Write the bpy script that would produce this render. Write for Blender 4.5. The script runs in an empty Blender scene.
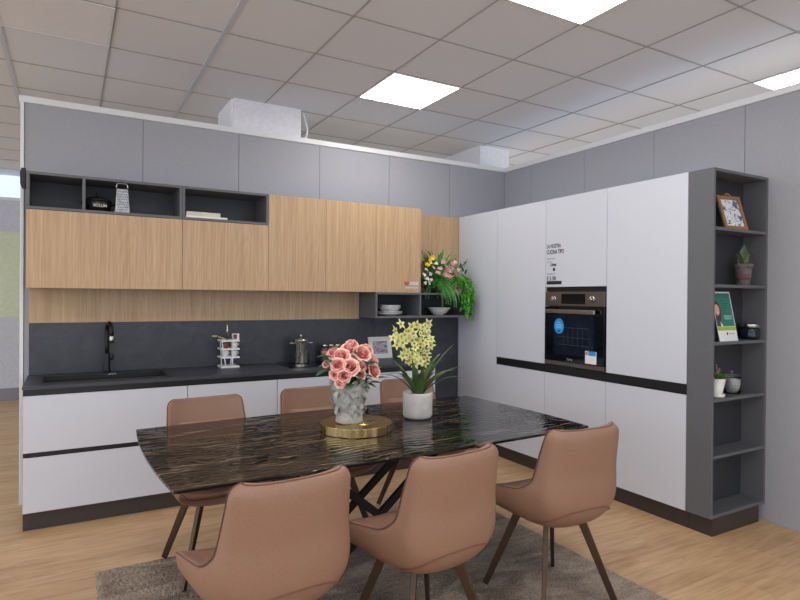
import bpy, bmesh, math, random
from mathutils import Vector, Matrix
random.seed(7)
C = bpy.context.scene.collection
PI = math.pi
R_ = math.radians

# ------------------------------------------------------------------ camera model
FPX, YAW, PITCH, ROLL, CAMZ = 575.4849, .5205, -.0051, .0076, 1.4663
_F = Vector((math.sin(YAW), math.cos(YAW), 0)); _R = Vector((math.cos(YAW), -math.sin(YAW), 0)); _U = Vector((0, 0, 1))
_F2 = _F*math.cos(PITCH)+_U*math.sin(PITCH); _U2 = _U*math.cos(PITCH)-_F*math.sin(PITCH)
_R3 = _R*math.cos(ROLL)+_U2*math.sin(ROLL); _U3 = _U2*math.cos(ROLL)-_R*math.sin(ROLL)
def at(px, py, ax, val):
    """point of the real place measured off the photograph, on a known plane"""
    d = _F2+_R3*((px-400)/FPX)-_U3*((py-300)/FPX); o = Vector((0, 0, CAMZ)); i = 'xyz'.index(ax)
    return o+d*((val-o[i])/d[i])

# ------------------------------------------------------------------ materials
def lin(c):
    return tuple(((v/255)/12.92 if v/255 <= .04045 else ((v/255+.055)/1.055)**2.4) for v in c)+(1,)
MATS = {}
def base_mat(name):
    m = bpy.data.materials.new(name); m.use_nodes = True
    nt = m.node_tree; b = nt.nodes['Principled BSDF']; return m, nt, b
def N(nt, t, **kw):
    n = nt.nodes.new(t)
    for k, v in kw.items():
        if k in n.inputs: n.inputs[k].default_value = v
        else: setattr(n, k, v)
    return n
def mapping(nt, scale=(1, 1, 1), rot=(0, 0, 0), coord='Object'):
    tc = nt.nodes.new('ShaderNodeTexCoord'); mp = nt.nodes.new('ShaderNodeMapping')
    mp.inputs['Scale'].default_value = scale; mp.inputs['Rotation'].default_value = rot
    nt.links.new(tc.outputs[coord], mp.inputs['Vector']); return mp
def ramp(nt, fac, stops):
    r = nt.nodes.new('ShaderNodeValToRGB'); e = r.color_ramp.elements
    e[0].position, e[0].color = stops[0]; e[1].position, e[1].color = stops[-1]
    for s in stops[1:-1]:
        x = e.new(s[0]); x.color = s[1]
    nt.links.new(fac, r.inputs['Fac']); return r
def bump(nt, b, fac, strength, dist=.002):
    n = nt.nodes.new('ShaderNodeBump'); n.inputs['Strength'].default_value = strength; n.inputs['Distance'].default_value = dist
    nt.links.new(fac, n.inputs['Height']); nt.links.new(n.outputs['Normal'], b.inputs['Normal'])
def M(name, rgb, rough=.5, metal=0., var=.06, scale=(30, 30, 30), bmp=0., spec=.5, detail=4, emit=0., trans=0., coat=0.):
    """plain finish with a little procedural mottling"""
    if name in MATS: return MATS[name]
    m, nt, b = base_mat(name); c = lin(rgb)
    mp = mapping(nt, scale); nz = N(nt, 'ShaderNodeTexNoise', Scale=1., Detail=detail); nt.links.new(mp.outputs[0], nz.inputs['Vector'])
    lo = tuple(max(0, v*(1-var)) for v in c[:3])+(1,); hi = tuple(min(1, v*(1+var)) for v in c[:3])+(1,)
    r = ramp(nt, nz.outputs['Fac'], [(.3, lo), (.7, hi)]); nt.links.new(r.outputs['Color'], b.inputs['Base Color'])
    b.inputs['Roughness'].default_value = rough; b.inputs['Metallic'].default_value = metal
    b.inputs['Specular IOR Level'].default_value = spec
    if coat: b.inputs['Coat Weight'].default_value = coat; b.inputs['Coat Roughness'].default_value = .05
    if bmp: bump(nt, b, nz.outputs['Fac'], bmp)
    if emit:
        nt.links.new(r.outputs['Color'], b.inputs['Emission Color']); b.inputs['Emission Strength'].default_value = emit
    if trans: b.inputs['Transmission Weight'].default_value = trans
    MATS[name] = m; return m
def wood(name, a, b_, c_, rough=.45):
    """oak veneer: fine upright pores over slow cathedral contours"""
    m, nt, b = base_mat(name)
    mp = mapping(nt, (85, 85, 2.2)); nz = N(nt, 'ShaderNodeTexNoise', Scale=1.0, Detail=7., Roughness=.6, Distortion=.3); nt.links.new(mp.outputs[0], nz.inputs['Vector'])
    mp2 = mapping(nt, (3.6, 3.6, .42)); n2 = N(nt, 'ShaderNodeTexNoise', Scale=1.5, Detail=1.5, Roughness=.4); nt.links.new(mp2.outputs[0], n2.inputs['Vector'])
    mu = N(nt, 'ShaderNodeMath', operation='MULTIPLY'); mu.inputs[1].default_value = 120.; nt.links.new(n2.outputs['Fac'], mu.inputs[0])
    sn = N(nt, 'ShaderNodeMath', operation='SINE'); nt.links.new(mu.outputs[0], sn.inputs[0])
    ma = N(nt, 'ShaderNodeMath', operation='MULTIPLY_ADD'); ma.inputs[1].default_value = .035; nt.links.new(sn.outputs[0], ma.inputs[0]); nt.links.new(nz.outputs['Fac'], ma.inputs[2])
    n3 = N(nt, 'ShaderNodeTexNoise', Scale=1.); mp3 = mapping(nt, (9, 9, .3)); nt.links.new(mp3.outputs[0], n3.inputs['Vector'])
    mx = N(nt, 'ShaderNodeMix', data_type='FLOAT'); mx.inputs[0].default_value = .30; nt.links.new(ma.outputs[0], mx.inputs[2]); nt.links.new(n3.outputs['Fac'], mx.inputs[3])
    r = ramp(nt, mx.outputs[0], [(.32, lin(a)), (.5, lin(b_)), (.68, lin(c_))]); nt.links.new(r.outputs['Color'], b.inputs['Base Color'])
    b.inputs['Roughness'].default_value = rough; bump(nt, b, nz.outputs['Fac'], .1, .001); MATS[name] = m; return m

GREYWALL = M('grey_partition_laminate', (163, 163, 170), .55, var=.03, scale=(60, 60, 60), bmp=.05)
GREYWALL_B = M('grey_partition_back', (80, 80, 84), .7)
WHITE = M('white_painted_metal', (232, 232, 234), .4, var=.01)
DOORW = M('white_matt_lacquer', (210, 213, 223), .42, var=.012, scale=(90, 90, 90))
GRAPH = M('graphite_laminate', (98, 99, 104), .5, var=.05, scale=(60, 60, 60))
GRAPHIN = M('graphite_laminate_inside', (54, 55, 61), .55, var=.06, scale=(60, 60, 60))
BLACK = M('black_channel', (18, 18, 20), .4)
PLINTH = M('brown_black_plinth', (62, 53, 50), .5)
BRONZE = M('bronze_painted_metal', (84, 66, 54), .38, metal=.7)
BLACKMET = M('black_metal', (20, 20, 21), .38, metal=.3)
STEEL = M('brushed_steel', (190, 188, 184), .25, metal=1., scale=(4, 4, 200))
OVSTEEL = M('oven_steel', (118, 110, 104), .35, metal=.75, scale=(4, 4, 200))
GLASSBLK = M('black_glass', (10, 12, 18), .06, var=.1)
OAK = wood('oak_veneer', (174, 141, 107), (193, 160, 124), (206, 176, 141))
LEATHER = M('tan_leatherette', (145, 110, 90), .48, var=.07, scale=(160, 160, 160), bmp=.25, detail=6)
LEATHERD = M('dark_stitch', (100, 68, 54), .6)
WHITEC = M('white_ceramic', (232, 230, 226), .25, var=.02)
GREEN1 = M('leaf_green', (62, 104, 44), .45, var=.3, scale=(25, 25, 25))
GREEN2 = M('fern_green', (86, 154, 66), .5, var=.35, scale=(40, 40, 40))
GREEN3 = M('dark_leaf_green', (44, 72, 38), .4, var=.25, scale=(25, 25, 25))
TEXTB = M('printed_black', (30, 30, 32), .6)
PAPER = M('white_paper', (236, 236, 236), .6, var=.01)

def stone_mat():
    m, nt, b = base_mat('dark_slate_worktop'); mp = mapping(nt, (6, 6, 6))
    nz = N(nt, 'ShaderNodeTexNoise', Scale=1., Detail=10., Roughness=.7, Distortion=1.2); nt.links.new(mp.outputs[0], nz.inputs['Vector'])
    r = ramp(nt, nz.outputs['Fac'], [(.3, lin((50, 52, 59))), (.52, lin((60, 62, 70))), (.75, lin((73, 76, 85)))])
    nt.links.new(r.outputs['Color'], b.inputs['Base Color']); b.inputs['Roughness'].default_value = .42
    bump(nt, b, nz.outputs['Fac'], .15, .002); return m
SLATE = stone_mat()
def floor_mat():
    m, nt, b = base_mat('oak_vinyl_planks')
    mp = mapping(nt, (1, 1, 1)); br = N(nt, 'ShaderNodeTexBrick', Scale=1., offset=.37)
    br.inputs['Mortar Size'].default_value = .0012; br.inputs['Brick Width'].default_value = 1.25; br.inputs['Row Height'].default_value = .182
    br.inputs['Color1'].default_value = (.2, .2, .2, 1); br.inputs['Color2'].default_value = (.8, .8, .8, 1); br.inputs['Mortar'].default_value = (.0, .0, .0, 1)
    br.inputs['Mortar Smooth'].default_value = .3
    nt.links.new(mp.outputs[0], br.inputs['Vector'])
    mp2 = mapping(nt, (1.6, 22, 1)); nz = N(nt, 'ShaderNodeTexNoise', Scale=1.4, Detail=9., Roughness=.62, Distortion=1.0)
    ad = N(nt, 'ShaderNodeVectorMath', operation='MULTIPLY_ADD'); nt.links.new(br.outputs['Color'], ad.inputs[0]); ad.inputs[1].default_value = (13, 7, 3)
    nt.links.new(mp2.outputs[0], ad.inputs[2]); nt.links.new(ad.outputs[0], nz.inputs['Vector'])
    mp3 = mapping(nt, (2.2, 7, 1)); n2 = N(nt, 'ShaderNodeTexNoise', Scale=1.2, Detail=4., Roughness=.6); nt.links.new(mp3.outputs[0], n2.inputs['Vector'])
    mx = N(nt, 'ShaderNodeMix', data_type='FLOAT'); mx.inputs[0].default_value = .42; nt.links.new(nz.outputs['Fac'], mx.inputs[2]); nt.links.new(n2.outputs['Fac'], mx.inputs[3])
    m2 = N(nt, 'ShaderNodeMix', data_type='FLOAT'); m2.inputs[0].default_value = .12; nt.links.new(mx.outputs[0], m2.inputs[2]); nt.links.new(br.outputs['Color'], m2.inputs[3])
    r = ramp(nt, m2.outputs[0], [(.3, lin((142, 107, 76))), (.43, lin((180, 144, 106))), (.55, lin((199, 165, 126))), (.7, lin((213, 182, 145)))])
    nt.links.new(r.outputs['Color'], b.inputs['Base Color']); b.inputs['Roughness'].default_value = .42
    bump(nt, b, nz.outputs['Fac'], .12, .001); return m
FLOORM = floor_mat()
def rug_mat():
    m, nt, b = base_mat('taupe_shag'); mp = mapping(nt, (1.6, 5, 1))
    wn = N(nt, 'ShaderNodeTexNoise', Scale=1.3, Detail=3., Distortion=2.); nt.links.new(mp.outputs[0], wn.inputs['Vector'])
    mp2 = mapping(nt, (1, 1, 1)); fz = N(nt, 'ShaderNodeTexNoise', Scale=150., Detail=5.); nt.links.new(mp2.outputs[0], fz.inputs['Vector'])
    mx = N(nt, 'ShaderNodeMix', data_type='FLOAT'); mx.inputs[0].default_value = .55; nt.links.new(wn.outputs['Fac'], mx.inputs[2]); nt.links.new(fz.outputs['Fac'], mx.inputs[3])
    r = ramp(nt, mx.outputs[0], [(.3, lin((92, 80, 70))), (.48, lin((150, 135, 122))), (.66, lin((194, 180, 166)))])
    nt.links.new(r.outputs['Color'], b.inputs['Base Color']); b.inputs['Roughness'].default_value = .95; b.inputs['Specular IOR Level'].default_value = .1
    bump(nt, b, fz.outputs['Fac'], .9, .008); return m
RUGM = rug_mat()
def table_mat():
    m, nt, b = base_mat('rippled_dark_glass'); mp = mapping(nt, (1, 1, 1))
    mpd = mapping(nt, (2.2, 3.2, 1)); dn = N(nt, 'ShaderNodeTexNoise', Scale=1.6, Detail=3., Roughness=.55); nt.links.new(mpd.outputs[0], dn.inputs['Vector'])
    ad = N(nt, 'ShaderNodeVectorMath', operation='MULTIPLY_ADD'); nt.links.new(dn.outputs['Color'], ad.inputs[0]); ad.inputs[1].default_value = (.12, .15, 0); nt.links.new(mp.outputs[0], ad.inputs[2])
    wv = N(nt, 'ShaderNodeTexWave', Scale=8., Distortion=1.8, Detail=2., wave_type='BANDS', bands_direction='Y'); wv.inputs['Detail Scale'].default_value = 1.6
    nt.links.new(ad.outputs[0], wv.inputs['Vector'])
    mpk = mapping(nt, (2.2, 9, 1)); bk = N(nt, 'ShaderNodeTexNoise', Scale=1.5, Detail=2.); nt.links.new(mpk.outputs[0], bk.inputs['Vector'])
    rb = ramp(nt, bk.outputs['Fac'], [(.40, (0, 0, 0, 1)), (.62, (1, 1, 1, 1))])
    ml = N(nt, 'ShaderNodeMath', operation='MULTIPLY'); nt.links.new(wv.outputs['Fac'], ml.inputs[0]); nt.links.new(rb.outputs['Color'], ml.inputs[1])
    r = ramp(nt, ml.outputs[0], [(.42, lin((22, 18, 15))), (.60, lin((58, 47, 38))), (.88, lin((118, 100, 80)))])  # tan streaks paint the reflections in the ripples into the base colour
    nt.links.new(r.outputs['Color'], b.inputs['Base Color']); b.inputs['Roughness'].default_value = .06; b.inputs['Specular IOR Level'].default_value = .6
    bump(nt, b, wv.outputs['Fac'], .26, .0035); return m
TABLEM = table_mat()
def ceil_mat():
    m, nt, b = base_mat('mineral_ceiling_tile'); mp = mapping(nt, (1, 1, 1)); nz = N(nt, 'ShaderNodeTexNoise', Scale=160., Detail=3.); nt.links.new(mp.outputs[0], nz.inputs['Vector'])
    r = ramp(nt, nz.outputs['Fac'], [(.3, lin((218, 220, 226))), (.7, lin((230, 232, 238)))]); nt.links.new(r.outputs['Color'], b.inputs['Base Color'])
    b.inputs['Roughness'].default_value = .9; bump(nt, b, nz.outputs['Fac'], .3, .002); return m
CEILM = ceil_mat()
def emis(name, rgb, s):
    m, nt, b = base_mat(name); b.inputs['Base Color'].default_value = lin(rgb)
    mp = mapping(nt, (2, 2, 2)); nz = N(nt, 'ShaderNodeTexNoise', Scale=1.); nt.links.new(mp.outputs[0], nz.inputs['Vector'])
    c = lin(rgb); r = ramp(nt, nz.outputs['Fac'], [(.0, c), (1., c)]); nt.links.new(r.outputs['Color'], b.inputs['Emission Color']); b.inputs['Emission Strength'].default_value = s; return m
LAMP = emis('led_diffuser', (255, 253, 250), 12.)
WINDOWM = emis('bright_clerestory', (196, 218, 250), .95)
def vcol_mat(name, lo, hi, rough=.6, pos=1.):
    m, nt, b = base_mat(name); a = nt.nodes.new('ShaderNodeVertexColor'); a.layer_name = 'tip'
    sp = nt.nodes.new('ShaderNodeSeparateColor'); nt.links.new(a.outputs['Color'], sp.inputs[0])
    r = ramp(nt, sp.outputs[0], [(0., lin(lo)), (.55*pos, lin(tuple((x+y)/2 for x, y in zip(lo, hi)))), (pos, lin(hi))]); nt.links.new(r.outputs['Color'], b.inputs['Base Color'])
    b.inputs['Roughness'].default_value = rough; return m
ROSEM = vcol_mat('rose_petal', (232, 96, 116), (255, 216, 198), pos=.65)
ORCHM = vcol_mat('orchid_petal', (200, 150, 100), (222, 228, 150), pos=.25)

# ------------------------------------------------------------------ mesh collector
class MB:
    def __init__(s): s.v = []; s.f = []; s.t = []
    def add(s, vs, fs, tips=None):
        o = len(s.v); s.v += [tuple(v) for v in vs]; s.f += [tuple(i+o for i in f) for f in fs]
        s.t += (tips if tips else [0.]*len(vs)); return s
    def box(s, x0, x1, y0, y1, z0, z1):
        vs = [(x, y, z) for z in (z0, z1) for y in (y0, y1) for x in (x0, x1)]
        return s.add(vs, [(0, 2, 3, 1), (4, 5, 7, 6), (0, 1, 5, 4), (2, 6, 7, 3), (0, 4, 6, 2), (1, 3, 7, 5)])
    def bar(s, p0, p1, w0, h0, w1=None, h1=None, up=(0, 0, 1)):
        """tapered rectangular bar from p0 to p1"""
        p0 = Vector(p0); p1 = Vector(p1); d = (p1-p0).normalized(); a = d.cross(Vector(up))
        if a.length < 1e-4: a = d.cross(Vector((0, 1, 0)))
        a.normalize(); b = a.cross(d); w1 = w1 or w0; h1 = h1 or h0; vs = []
        for p, w, h in ((p0, w0, h0), (p1, w1, h1)):
            for i, j in ((-1, -1), (1, -1), (1, 1), (-1, 1)): vs.append(p+a*(i*w/2)+b*(j*h/2))
        return s.add(vs, [(0, 1, 2, 3), (7, 6, 5, 4), (0, 4, 5, 1), (1, 5, 6, 2), (2, 6, 7, 3), (3, 7, 4, 0)])
    def tube(s, pts, rad, seg=10, cap=True, closed=False):
        pts = [Vector(p) for p in pts]; n = len(pts); rr = rad if isinstance(rad, (list, tuple)) else [rad]*n
        vs = []; prev = None
        for i, p in enumerate(pts):
            if closed: d = pts[(i+1) % n]-pts[i-1]
            else: d = pts[min(i+1, n-1)]-pts[max(i-1, 0)]
            d.normalize()
            if prev is None:
                a = d.cross(Vector((0, 0, 1)))
                if a.length < 1e-3: a = d.cross(Vector((0, 1, 0)))
            else: a = prev-d*prev.dot(d)
            a.normalize(); prev = a; b = d.cross(a)
            for k in range(seg):
                t = 2*PI*k/seg; vs.append(p+(a*math.cos(t)+b*math.sin(t))*rr[i])
        fs = []
        for i in range(n if closed else n-1):
            j = (i+1) % n
            for k in range(seg): fs.append((i*seg+k, i*seg+(k+1) % seg, j*seg+(k+1) % seg, j*seg+k))
        if cap and not closed: fs.append(tuple(range(seg))[::-1]); fs.append(tuple((n-1)*seg+k for k in range(seg)))
        return s.add(vs, fs)
    def lathe(s, prof, c=(0, 0, 0), seg=32, fn=None):
        vs = []; fs = []
        for i, (r, z) in enumerate(prof):
            for k in range(seg):
                t = 2*PI*k/seg; q = fn(t, i) if fn else 1.
                vs.append((c[0]+r*q*math.cos(t), c[1]+r*q*math.sin(t), c[2]+z))
        for i in range(len(prof)-1):
            for k in range(seg): fs.append((i*seg+k, i*seg+(k+1) % seg, (i+1)*seg+(k+1) % seg, (i+1)*seg+k))
        if prof[0][0] > 1e-5: fs.append(tuple(range(seg))[::-1])
        if prof[-1][0] > 1e-5: fs.append(tuple((len(prof)-1)*seg+k for k in range(seg)))
        return s.add(vs, fs)
    def prism(s, pts, z0, z1):
        n = len(pts); vs = [(x, y, z0) for x, y in pts]+[(x, y, z1) for x, y in pts]
        return s.add(vs, [tuple(range(n))[::-1], tuple(range(n, 2*n))]+[(i, (i+1) % n, n+(i+1) % n, n+i) for i in range(n)])
    def blade(s, p0, az, el, L, w, droop, n=8, fold=.25, tip=1., twist=0.):
        """a long arching leaf"""
        p = Vector(p0); vs = []; fs = []; tips = []
        for i in range(n+1):
            t = i/n; e = el-droop*t**1.4
            side = Vector((-math.sin(az+twist*t), math.cos(az+twist*t), 0)); ww = w*max(.04, math.sin(PI*min(1, (t*.86+.12)**.8)))*.5
            upv = Vector((-math.cos(az)*math.sin(e), -math.sin(az)*math.sin(e), math.cos(e)))
            vs += [p+side*ww+upv*ww*fold, p, p-side*ww+upv*ww*fold]; tips += [t, t*.6, t]
            p = p+Vector((math.cos(az)*math.cos(e), math.sin(az)*math.cos(e), math.sin(e)))*(L/n)
        for i in range(n):
            a = i*3; fs += [(a, a+1, a+4, a+3), (a+1, a+2, a+5, a+4)]
        return s.add(vs, fs, tips)
    def xf(s, mat):
        s.v = [tuple(mat @ Vector(v)) for v in s.v]; return s
    def build(s, name, mat, parent=None, smooth=False, bevel=0., sub=0, weld=False):
        me = bpy.data.meshes.new(name)
        off = Vector((0, 0, 0))
        if parent is not None:
            q = parent
            while q is not None: off += Vector(q.location); q = q.parent
        else:
            xs, ys, zs = zip(*s.v); off = Vector(((min(xs)+max(xs))/2, (min(ys)+max(ys))/2, min(zs)))
        keep = parent is None
        me.from_pydata([tuple(Vector(v)-off) for v in s.v], [], s.f)
        if any(s.t):
            ca = me.color_attributes.new('tip', 'FLOAT_COLOR', 'POINT')
            for i, t in enumerate(s.t): ca.data[i].color = (t, t, t, 1)
        me.materials.append(mat)
        bm = bmesh.new(); bm.from_mesh(me)
        if weld: bmesh.ops.remove_doubles(bm, verts=bm.verts, dist=1e-5)
        bmesh.ops.recalc_face_normals(bm, faces=bm.faces); bm.to_mesh(me); bm.free()
        if smooth:
            for p in me.polygons: p.use_smooth = True
        o = bpy.data.objects.new(name, me); C.objects.link(o)
        if parent is not None: o.parent = parent
        if keep: o.location = off
        if bevel:
            md = o.modifiers.new('soft_edges', 'BEVEL'); md.width = bevel; md.segments = 2; md.limit_method = 'ANGLE'; md.angle_limit = R_(40)
        if sub:
            md = o.modifiers.new('smooth', 'SUBSURF'); md.levels = sub; md.render_levels = sub
        return o
def tag(o, label, cat, group=None, kind=None):
    o['label'] = label; o['category'] = cat
    if group: o['group'] = group
    if kind: o['kind'] = kind
    return o
def thing(name, label, cat, loc=(0, 0, 0), group=None):
    o = bpy.data.objects.new(name, None); C.objects.link(o); o.location = loc; o.empty_display_size = .1
    return tag(o, label, cat, group)
def struct(name, mb, mat, parent=None, **kw):
    o = mb.build(name, mat, parent, **kw)
    if parent is None: o['kind'] = 'structure'
    return o
def copy_tree(o, parent=None):
    c = o.copy(); C.objects.link(c); c.parent = parent
    for ch in list(o.children): copy_tree(ch, c)
    return c
def lettering(name, text, size, mat, parent, loc, rot, align='LEFT', shear=0., sx=1.):
    cu = bpy.data.curves.new(name, 'FONT'); cu.body = text; cu.size = size; cu.align_x = align; cu.extrude = .0003; cu.shear = shear; cu.offset = size*.022
    cu.materials.append(mat); o = bpy.data.objects.new(name, cu); C.objects.link(o); o.parent = parent
    off = Vector((0, 0, 0)); q = parent
    while q is not None: off += Vector(q.location); q = q.parent
    bpy.context.view_layer.update(); me = bpy.data.meshes.new_from_object(o); bpy.data.objects.remove(o); bpy.data.curves.remove(cu)
    o = bpy.data.objects.new(name, me); C.objects.link(o); o.parent = parent
    if not me.materials: me.materials.append(mat)
    o.location = Vector(loc)-off; o.rotation_euler = rot; o.scale = (sx, 1, 1); return o

# ------------------------------------------------------------------ key planes (metres, camera above the origin)
YW, XW, HW, ZC = 4.778, 4.012, 2.80, 3.10
X0, YB, YU, XT = -.25, 4.198, 4.444, 3.408

# ------------------------------------------------------------------ setting
struct('floor', MB().box(-6, 8, -4, 10, -.05, 0), FLOORM)
# ceiling: tiles and T-bar grid
ceil = MB()
GX = [.22+.602*k for k in range(-11, 14)]; GY = [2.45+.6*k for k in range(-11, 13)]
ceil.box(-6.4, 8.1, -4.2, 9.7, ZC, ZC+.04)
ceiling = struct('ceiling', ceil, CEILM)
TB = M('ceiling_tbar', (168, 164, 165), .6); TBW = M('ceiling_main_runner', (196, 202, 214), .35)  # the runners' pale blue paints the window's glint on them
g = MB()
for i, x in enumerate(GX):
    if i in (10, 12): continue
    g.box(x-.005, x+.005, -4.2, 9.7, ZC-.004, ZC+.001)
for y in GY: g.box(-6.4, 8.1, y-.005, y+.005, ZC-.004, ZC+.001)
struct('tile_grid', g, TB, ceiling)
g = MB()
for i in (10, 12): g.box(GX[i]-.013, GX[i]+.013, -4.2, 9.7, ZC-.007, ZC+.001)
struct('main_runner', g, TBW, ceiling)

def wall_panels(name, axis, a0, a1, seams, fixed, z1=HW):
    o = MB()
    if axis == 'x': o.box(a0, a1, fixed+.012, fixed+.10, 0, z1)
    else: o.box(fixed+.012, fixed+.10, a0, a1, 0, z1)
    w = struct(name, o, GREYWALL_B)
    p = MB(); ed = [a0]+seams+[a1]
    for i in range(len(ed)-1):
        if axis == 'x': p.box(ed[i]+.0015, ed[i+1]-.0015, fixed, fixed+.012, 0, z1)
        else: p.box(fixed, fixed+.012, ed[i]+.0015, ed[i+1]-.0015, 0, z1)
    struct('wall_panel', p, GREYWALL, w, bevel=.001)
    return w
wall_panels('wall_back', 'x', -.28, 4.10, [.476, 1.20, 1.91, 2.61, 3.30], YW)
wall_panels('wall_right', 'y', -1.27, YW-.001, [-.565, .14, .85, 1.552, 2.258, 2.968, 3.675, 4.36], XW)
struct('trim_1', MB().box(-.312, XW+.10, YW-.012, YW+.112, HW, HW+.045), WHITE, bevel=.003)
struct('trim_2', MB().box(XW-.012, XW+.112, -1.27, YW-.012, HW, HW+.045), WHITE, bevel=.003)
struct('trim_3', MB().box(-.303, -.281, YW-.012, YW+.112, 0, HW), WHITE, bevel=.003)
# white boxed duct above the partition, plain white box near the corner
b = MB(); b.box(1.165, 1.745, 4.81, 5.30, HW+.046, ZC+.02); b.box(1.145, 1.165, 4.83, 5.30, HW+.046, ZC-.005)
struct('trim_4', b, M('white_boxing', (236, 236, 242), .6))
struct('trim_5', MB().box(3.80, 4.2, 4.93, 5.6, HW-.1, ZC), MATS['white_boxing'])
hose = MB(); h0 = at(303, 103, 'z', ZC)
hose.tube([(1.775, 4.86, 3.10), (1.80, 4.86, 3.04), (1.825, 4.86, 2.95), (1.815, 4.86, 2.88), (1.78, 4.86, 2.858), (1.76, 4.86, 2.857)], .009, 8)
tag(hose.build('hose', WHITE, smooth=True), 'thin white hose looping down beside the white boxed duct above the wall', 'hose')
# far partition of the next room with a clerestory above
FY = 9.56
SAGE = M('sage_panel', (216, 224, 194), .7); FGREY = M('far_grey_panel', (206, 207, 216), .7)
zg = at(10, 317, 'y', FY).z; zt = at(10, 232, 'y', FY).z
wl = struct('wall_left', MB().box(-5.9, 3.5, FY, FY+.1, 0, zg), FGREY)
struct('wall_panel', MB().box(-5.9, 3.5, FY-.002, FY+.1, zg, zt), SAGE, wl)
struct('wall_panel', MB().box(-5.9, 3.5, FY, FY+.1, zt, 2.76), FGREY, wl)
struct('baseboard_left', MB().box(-5.9, 3.5, FY-.02, FY-.002, 0, .17), M('grey_skirting', (140, 140, 148), .6))
wn = struct('window_1', MB().box(-5.9, 3.5, FY+.03, FY+.05, 2.80, ZC), WINDOWM)
fr = MB(); fr.box(-5.9, 3.5, FY, FY+.09, 2.76, 2.80)
for k in range(9): fr.box(-5.6+1.15*k, -5.56+1.15*k, FY, FY+.06, 2.80, ZC)
struct('window_frame', fr, WHITE, wn)

# ------------------------------------------------------------------ ceiling lights
FRM = M('light_frame', (224, 224, 228), .4); OFFM = M('unlit_diffuser', (232, 232, 238), .5, var=.02)
def ceiling_light(kx, ky, label, mat=LAMP, group='square LED panels in the ceiling'):
    x0 = GX[11+kx]; x1 = GX[12+kx]; y0 = 2.45+.6*ky; y1 = y0+.6
    t = thing('ceiling_light', label, 'ceiling light', ((x0+x1)/2, (y0+y1)/2, ZC-.012), group)
    f = MB(); w = .014 if mat is LAMP else .02
    f.box(x0+.004, x1-.004, y0+.004, y0+w, ZC-.010, ZC-.0045); f.box(x0+.004, x1-.004, y1-w, y1-.004, ZC-.010, ZC-.0045)
    f.box(x0+.004, x0+w, y0+w, y1-w, ZC-.010, ZC-.0045); f.box(x1-w, x1-.004, y0+w, y1-w, ZC-.010, ZC-.0045)
    f.build('frame', FRM, t)
    MB().box(x0+w, x1-w, y0+w, y1-w, ZC-.008, ZC-.0045).build('diffuser', mat, t)
    return t
ceiling_light(3, 2, 'lit square ceiling panel above the back row of chairs and wall cabinets')
ceiling_light(3, -1, 'lit square ceiling panel cut by the top edge of the picture')
ceiling_light(7, -1, 'lit square ceiling panel seen just over the right wall trim')
ceiling_light(-1, 2, 'unlit dull square ceiling panel above the sink side', OFFM)
for kx, ky in ((3, -4), (-1, -1), (-1, -4), (-5, -1), (-5, 2), (7, -4), (-5, 7), (-1, -7), (3, -7), (7, -7)):  # further grid panels, unseen, added to light the hall
    ceiling_light(kx, ky, 'lit square ceiling panel added out of view for light', group='added ceiling panels out of view')

# ------------------------------------------------------------------ base cabinets
G = .002
def base_cabinet(x0, x1, label, drawers, left_end=False, end=False):
    t = thing('base_cabinet', label, 'cabinet', ((x0+x1)/2, (YB+YW)/2, 0), 'white base cabinets under the worktop')
    MB().box(x0+.001, x1-.001, YB+.022, YW-.004, .115, .835).build('carcass', GRAPHIN, t)
    MB().box(x0+.001, x1-.001, YB+.033, YB+.05, 0, .113).build('plinth', PLINTH, t)
    MB().box(x0+.001, x1-.001, YB+.008, YB+.06, .8385, .878).build('handle_channel', BLACK, t)
    if drawers:
        MB().box(x0+.012, x1-.001, YB+.003, YB+.0215, .4575, .4865).build('handle_channel', BLACK, t)
        MB().box(x0+G, x1-G, YB, YB+.019, .487, .838).build('drawer_front', DOORW, t, bevel=.0015)
        MB().box(x0+G, x1-G, YB, YB+.019, .116, .457).build('drawer_front', DOORW, t, bevel=.0015)
    else:
        MB().box(x0+G, x1-G, YB, YB+.019, .116, .838).build('door', DOORW, t, bevel=.0015)
    if end: MB().box(x1+.0005, x1+.02, YB, YW-.004, .0, .876).build('end_panel', DOORW, t, bevel=.001)
    return t
base_cabinet(X0, .71, 'wide white drawer cabinet under the black sink', True)
base_cabinet(.71, 1.352, 'white base cabinet below the white utensil rack', False)
base_cabinet(1.352, 2.05, 'white base cabinet under the black hob', False)
base_cabinet(2.05, 2.745, 'white base cabinet under the framed photo at the worktop end', False, end=True)
# worktop with sink cut-out
SX0, SX1, SY0, SY1 = -.17, .635, 4.262, 4.70
w = MB(); wx1 = 2.768
w.box(X0-.003, wx1, YB-.012, SY0, .879, .90); w.box(X0-.003, wx1, SY1, YW-.003, .879, .90)
w.box(X0-.003, SX0, SY0, SY1, .879, .90); w.box(SX1, wx1, SY0, SY1, .879, .90)
tag(w.build('worktop', SLATE), 'long dark slate worktop running along the back wall', 'worktop')
BLKGR = M('black_granite_composite', (32, 33, 36), .35, var=.2, scale=(200, 200, 200))
sink = thing('sink', 'rectangular black composite sink set in the dark worktop', 'sink', ((SX0+SX1)/2, (SY0+SY1)/2, .72))
s = MB(); bx0, bx1, by0, by1 = -.15, .59, 4.285, 4.63
for a in ((SX0+.001, SX1-.001, SY0+.001, by0), (SX0+.001, SX1-.001, by1, SY1-.001), (SX0+.001, bx0, by0, by1), (bx1, SX1-.001, by0, by1)):
    s.box(a[0], a[1], a[2], a[3], .885, .906)
s.box(bx0-.006, bx1+.006, by0-.006, by0, .84, .886); s.box(bx0-.006, bx1+.006, by1, by1+.006, .84, .886)
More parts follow.
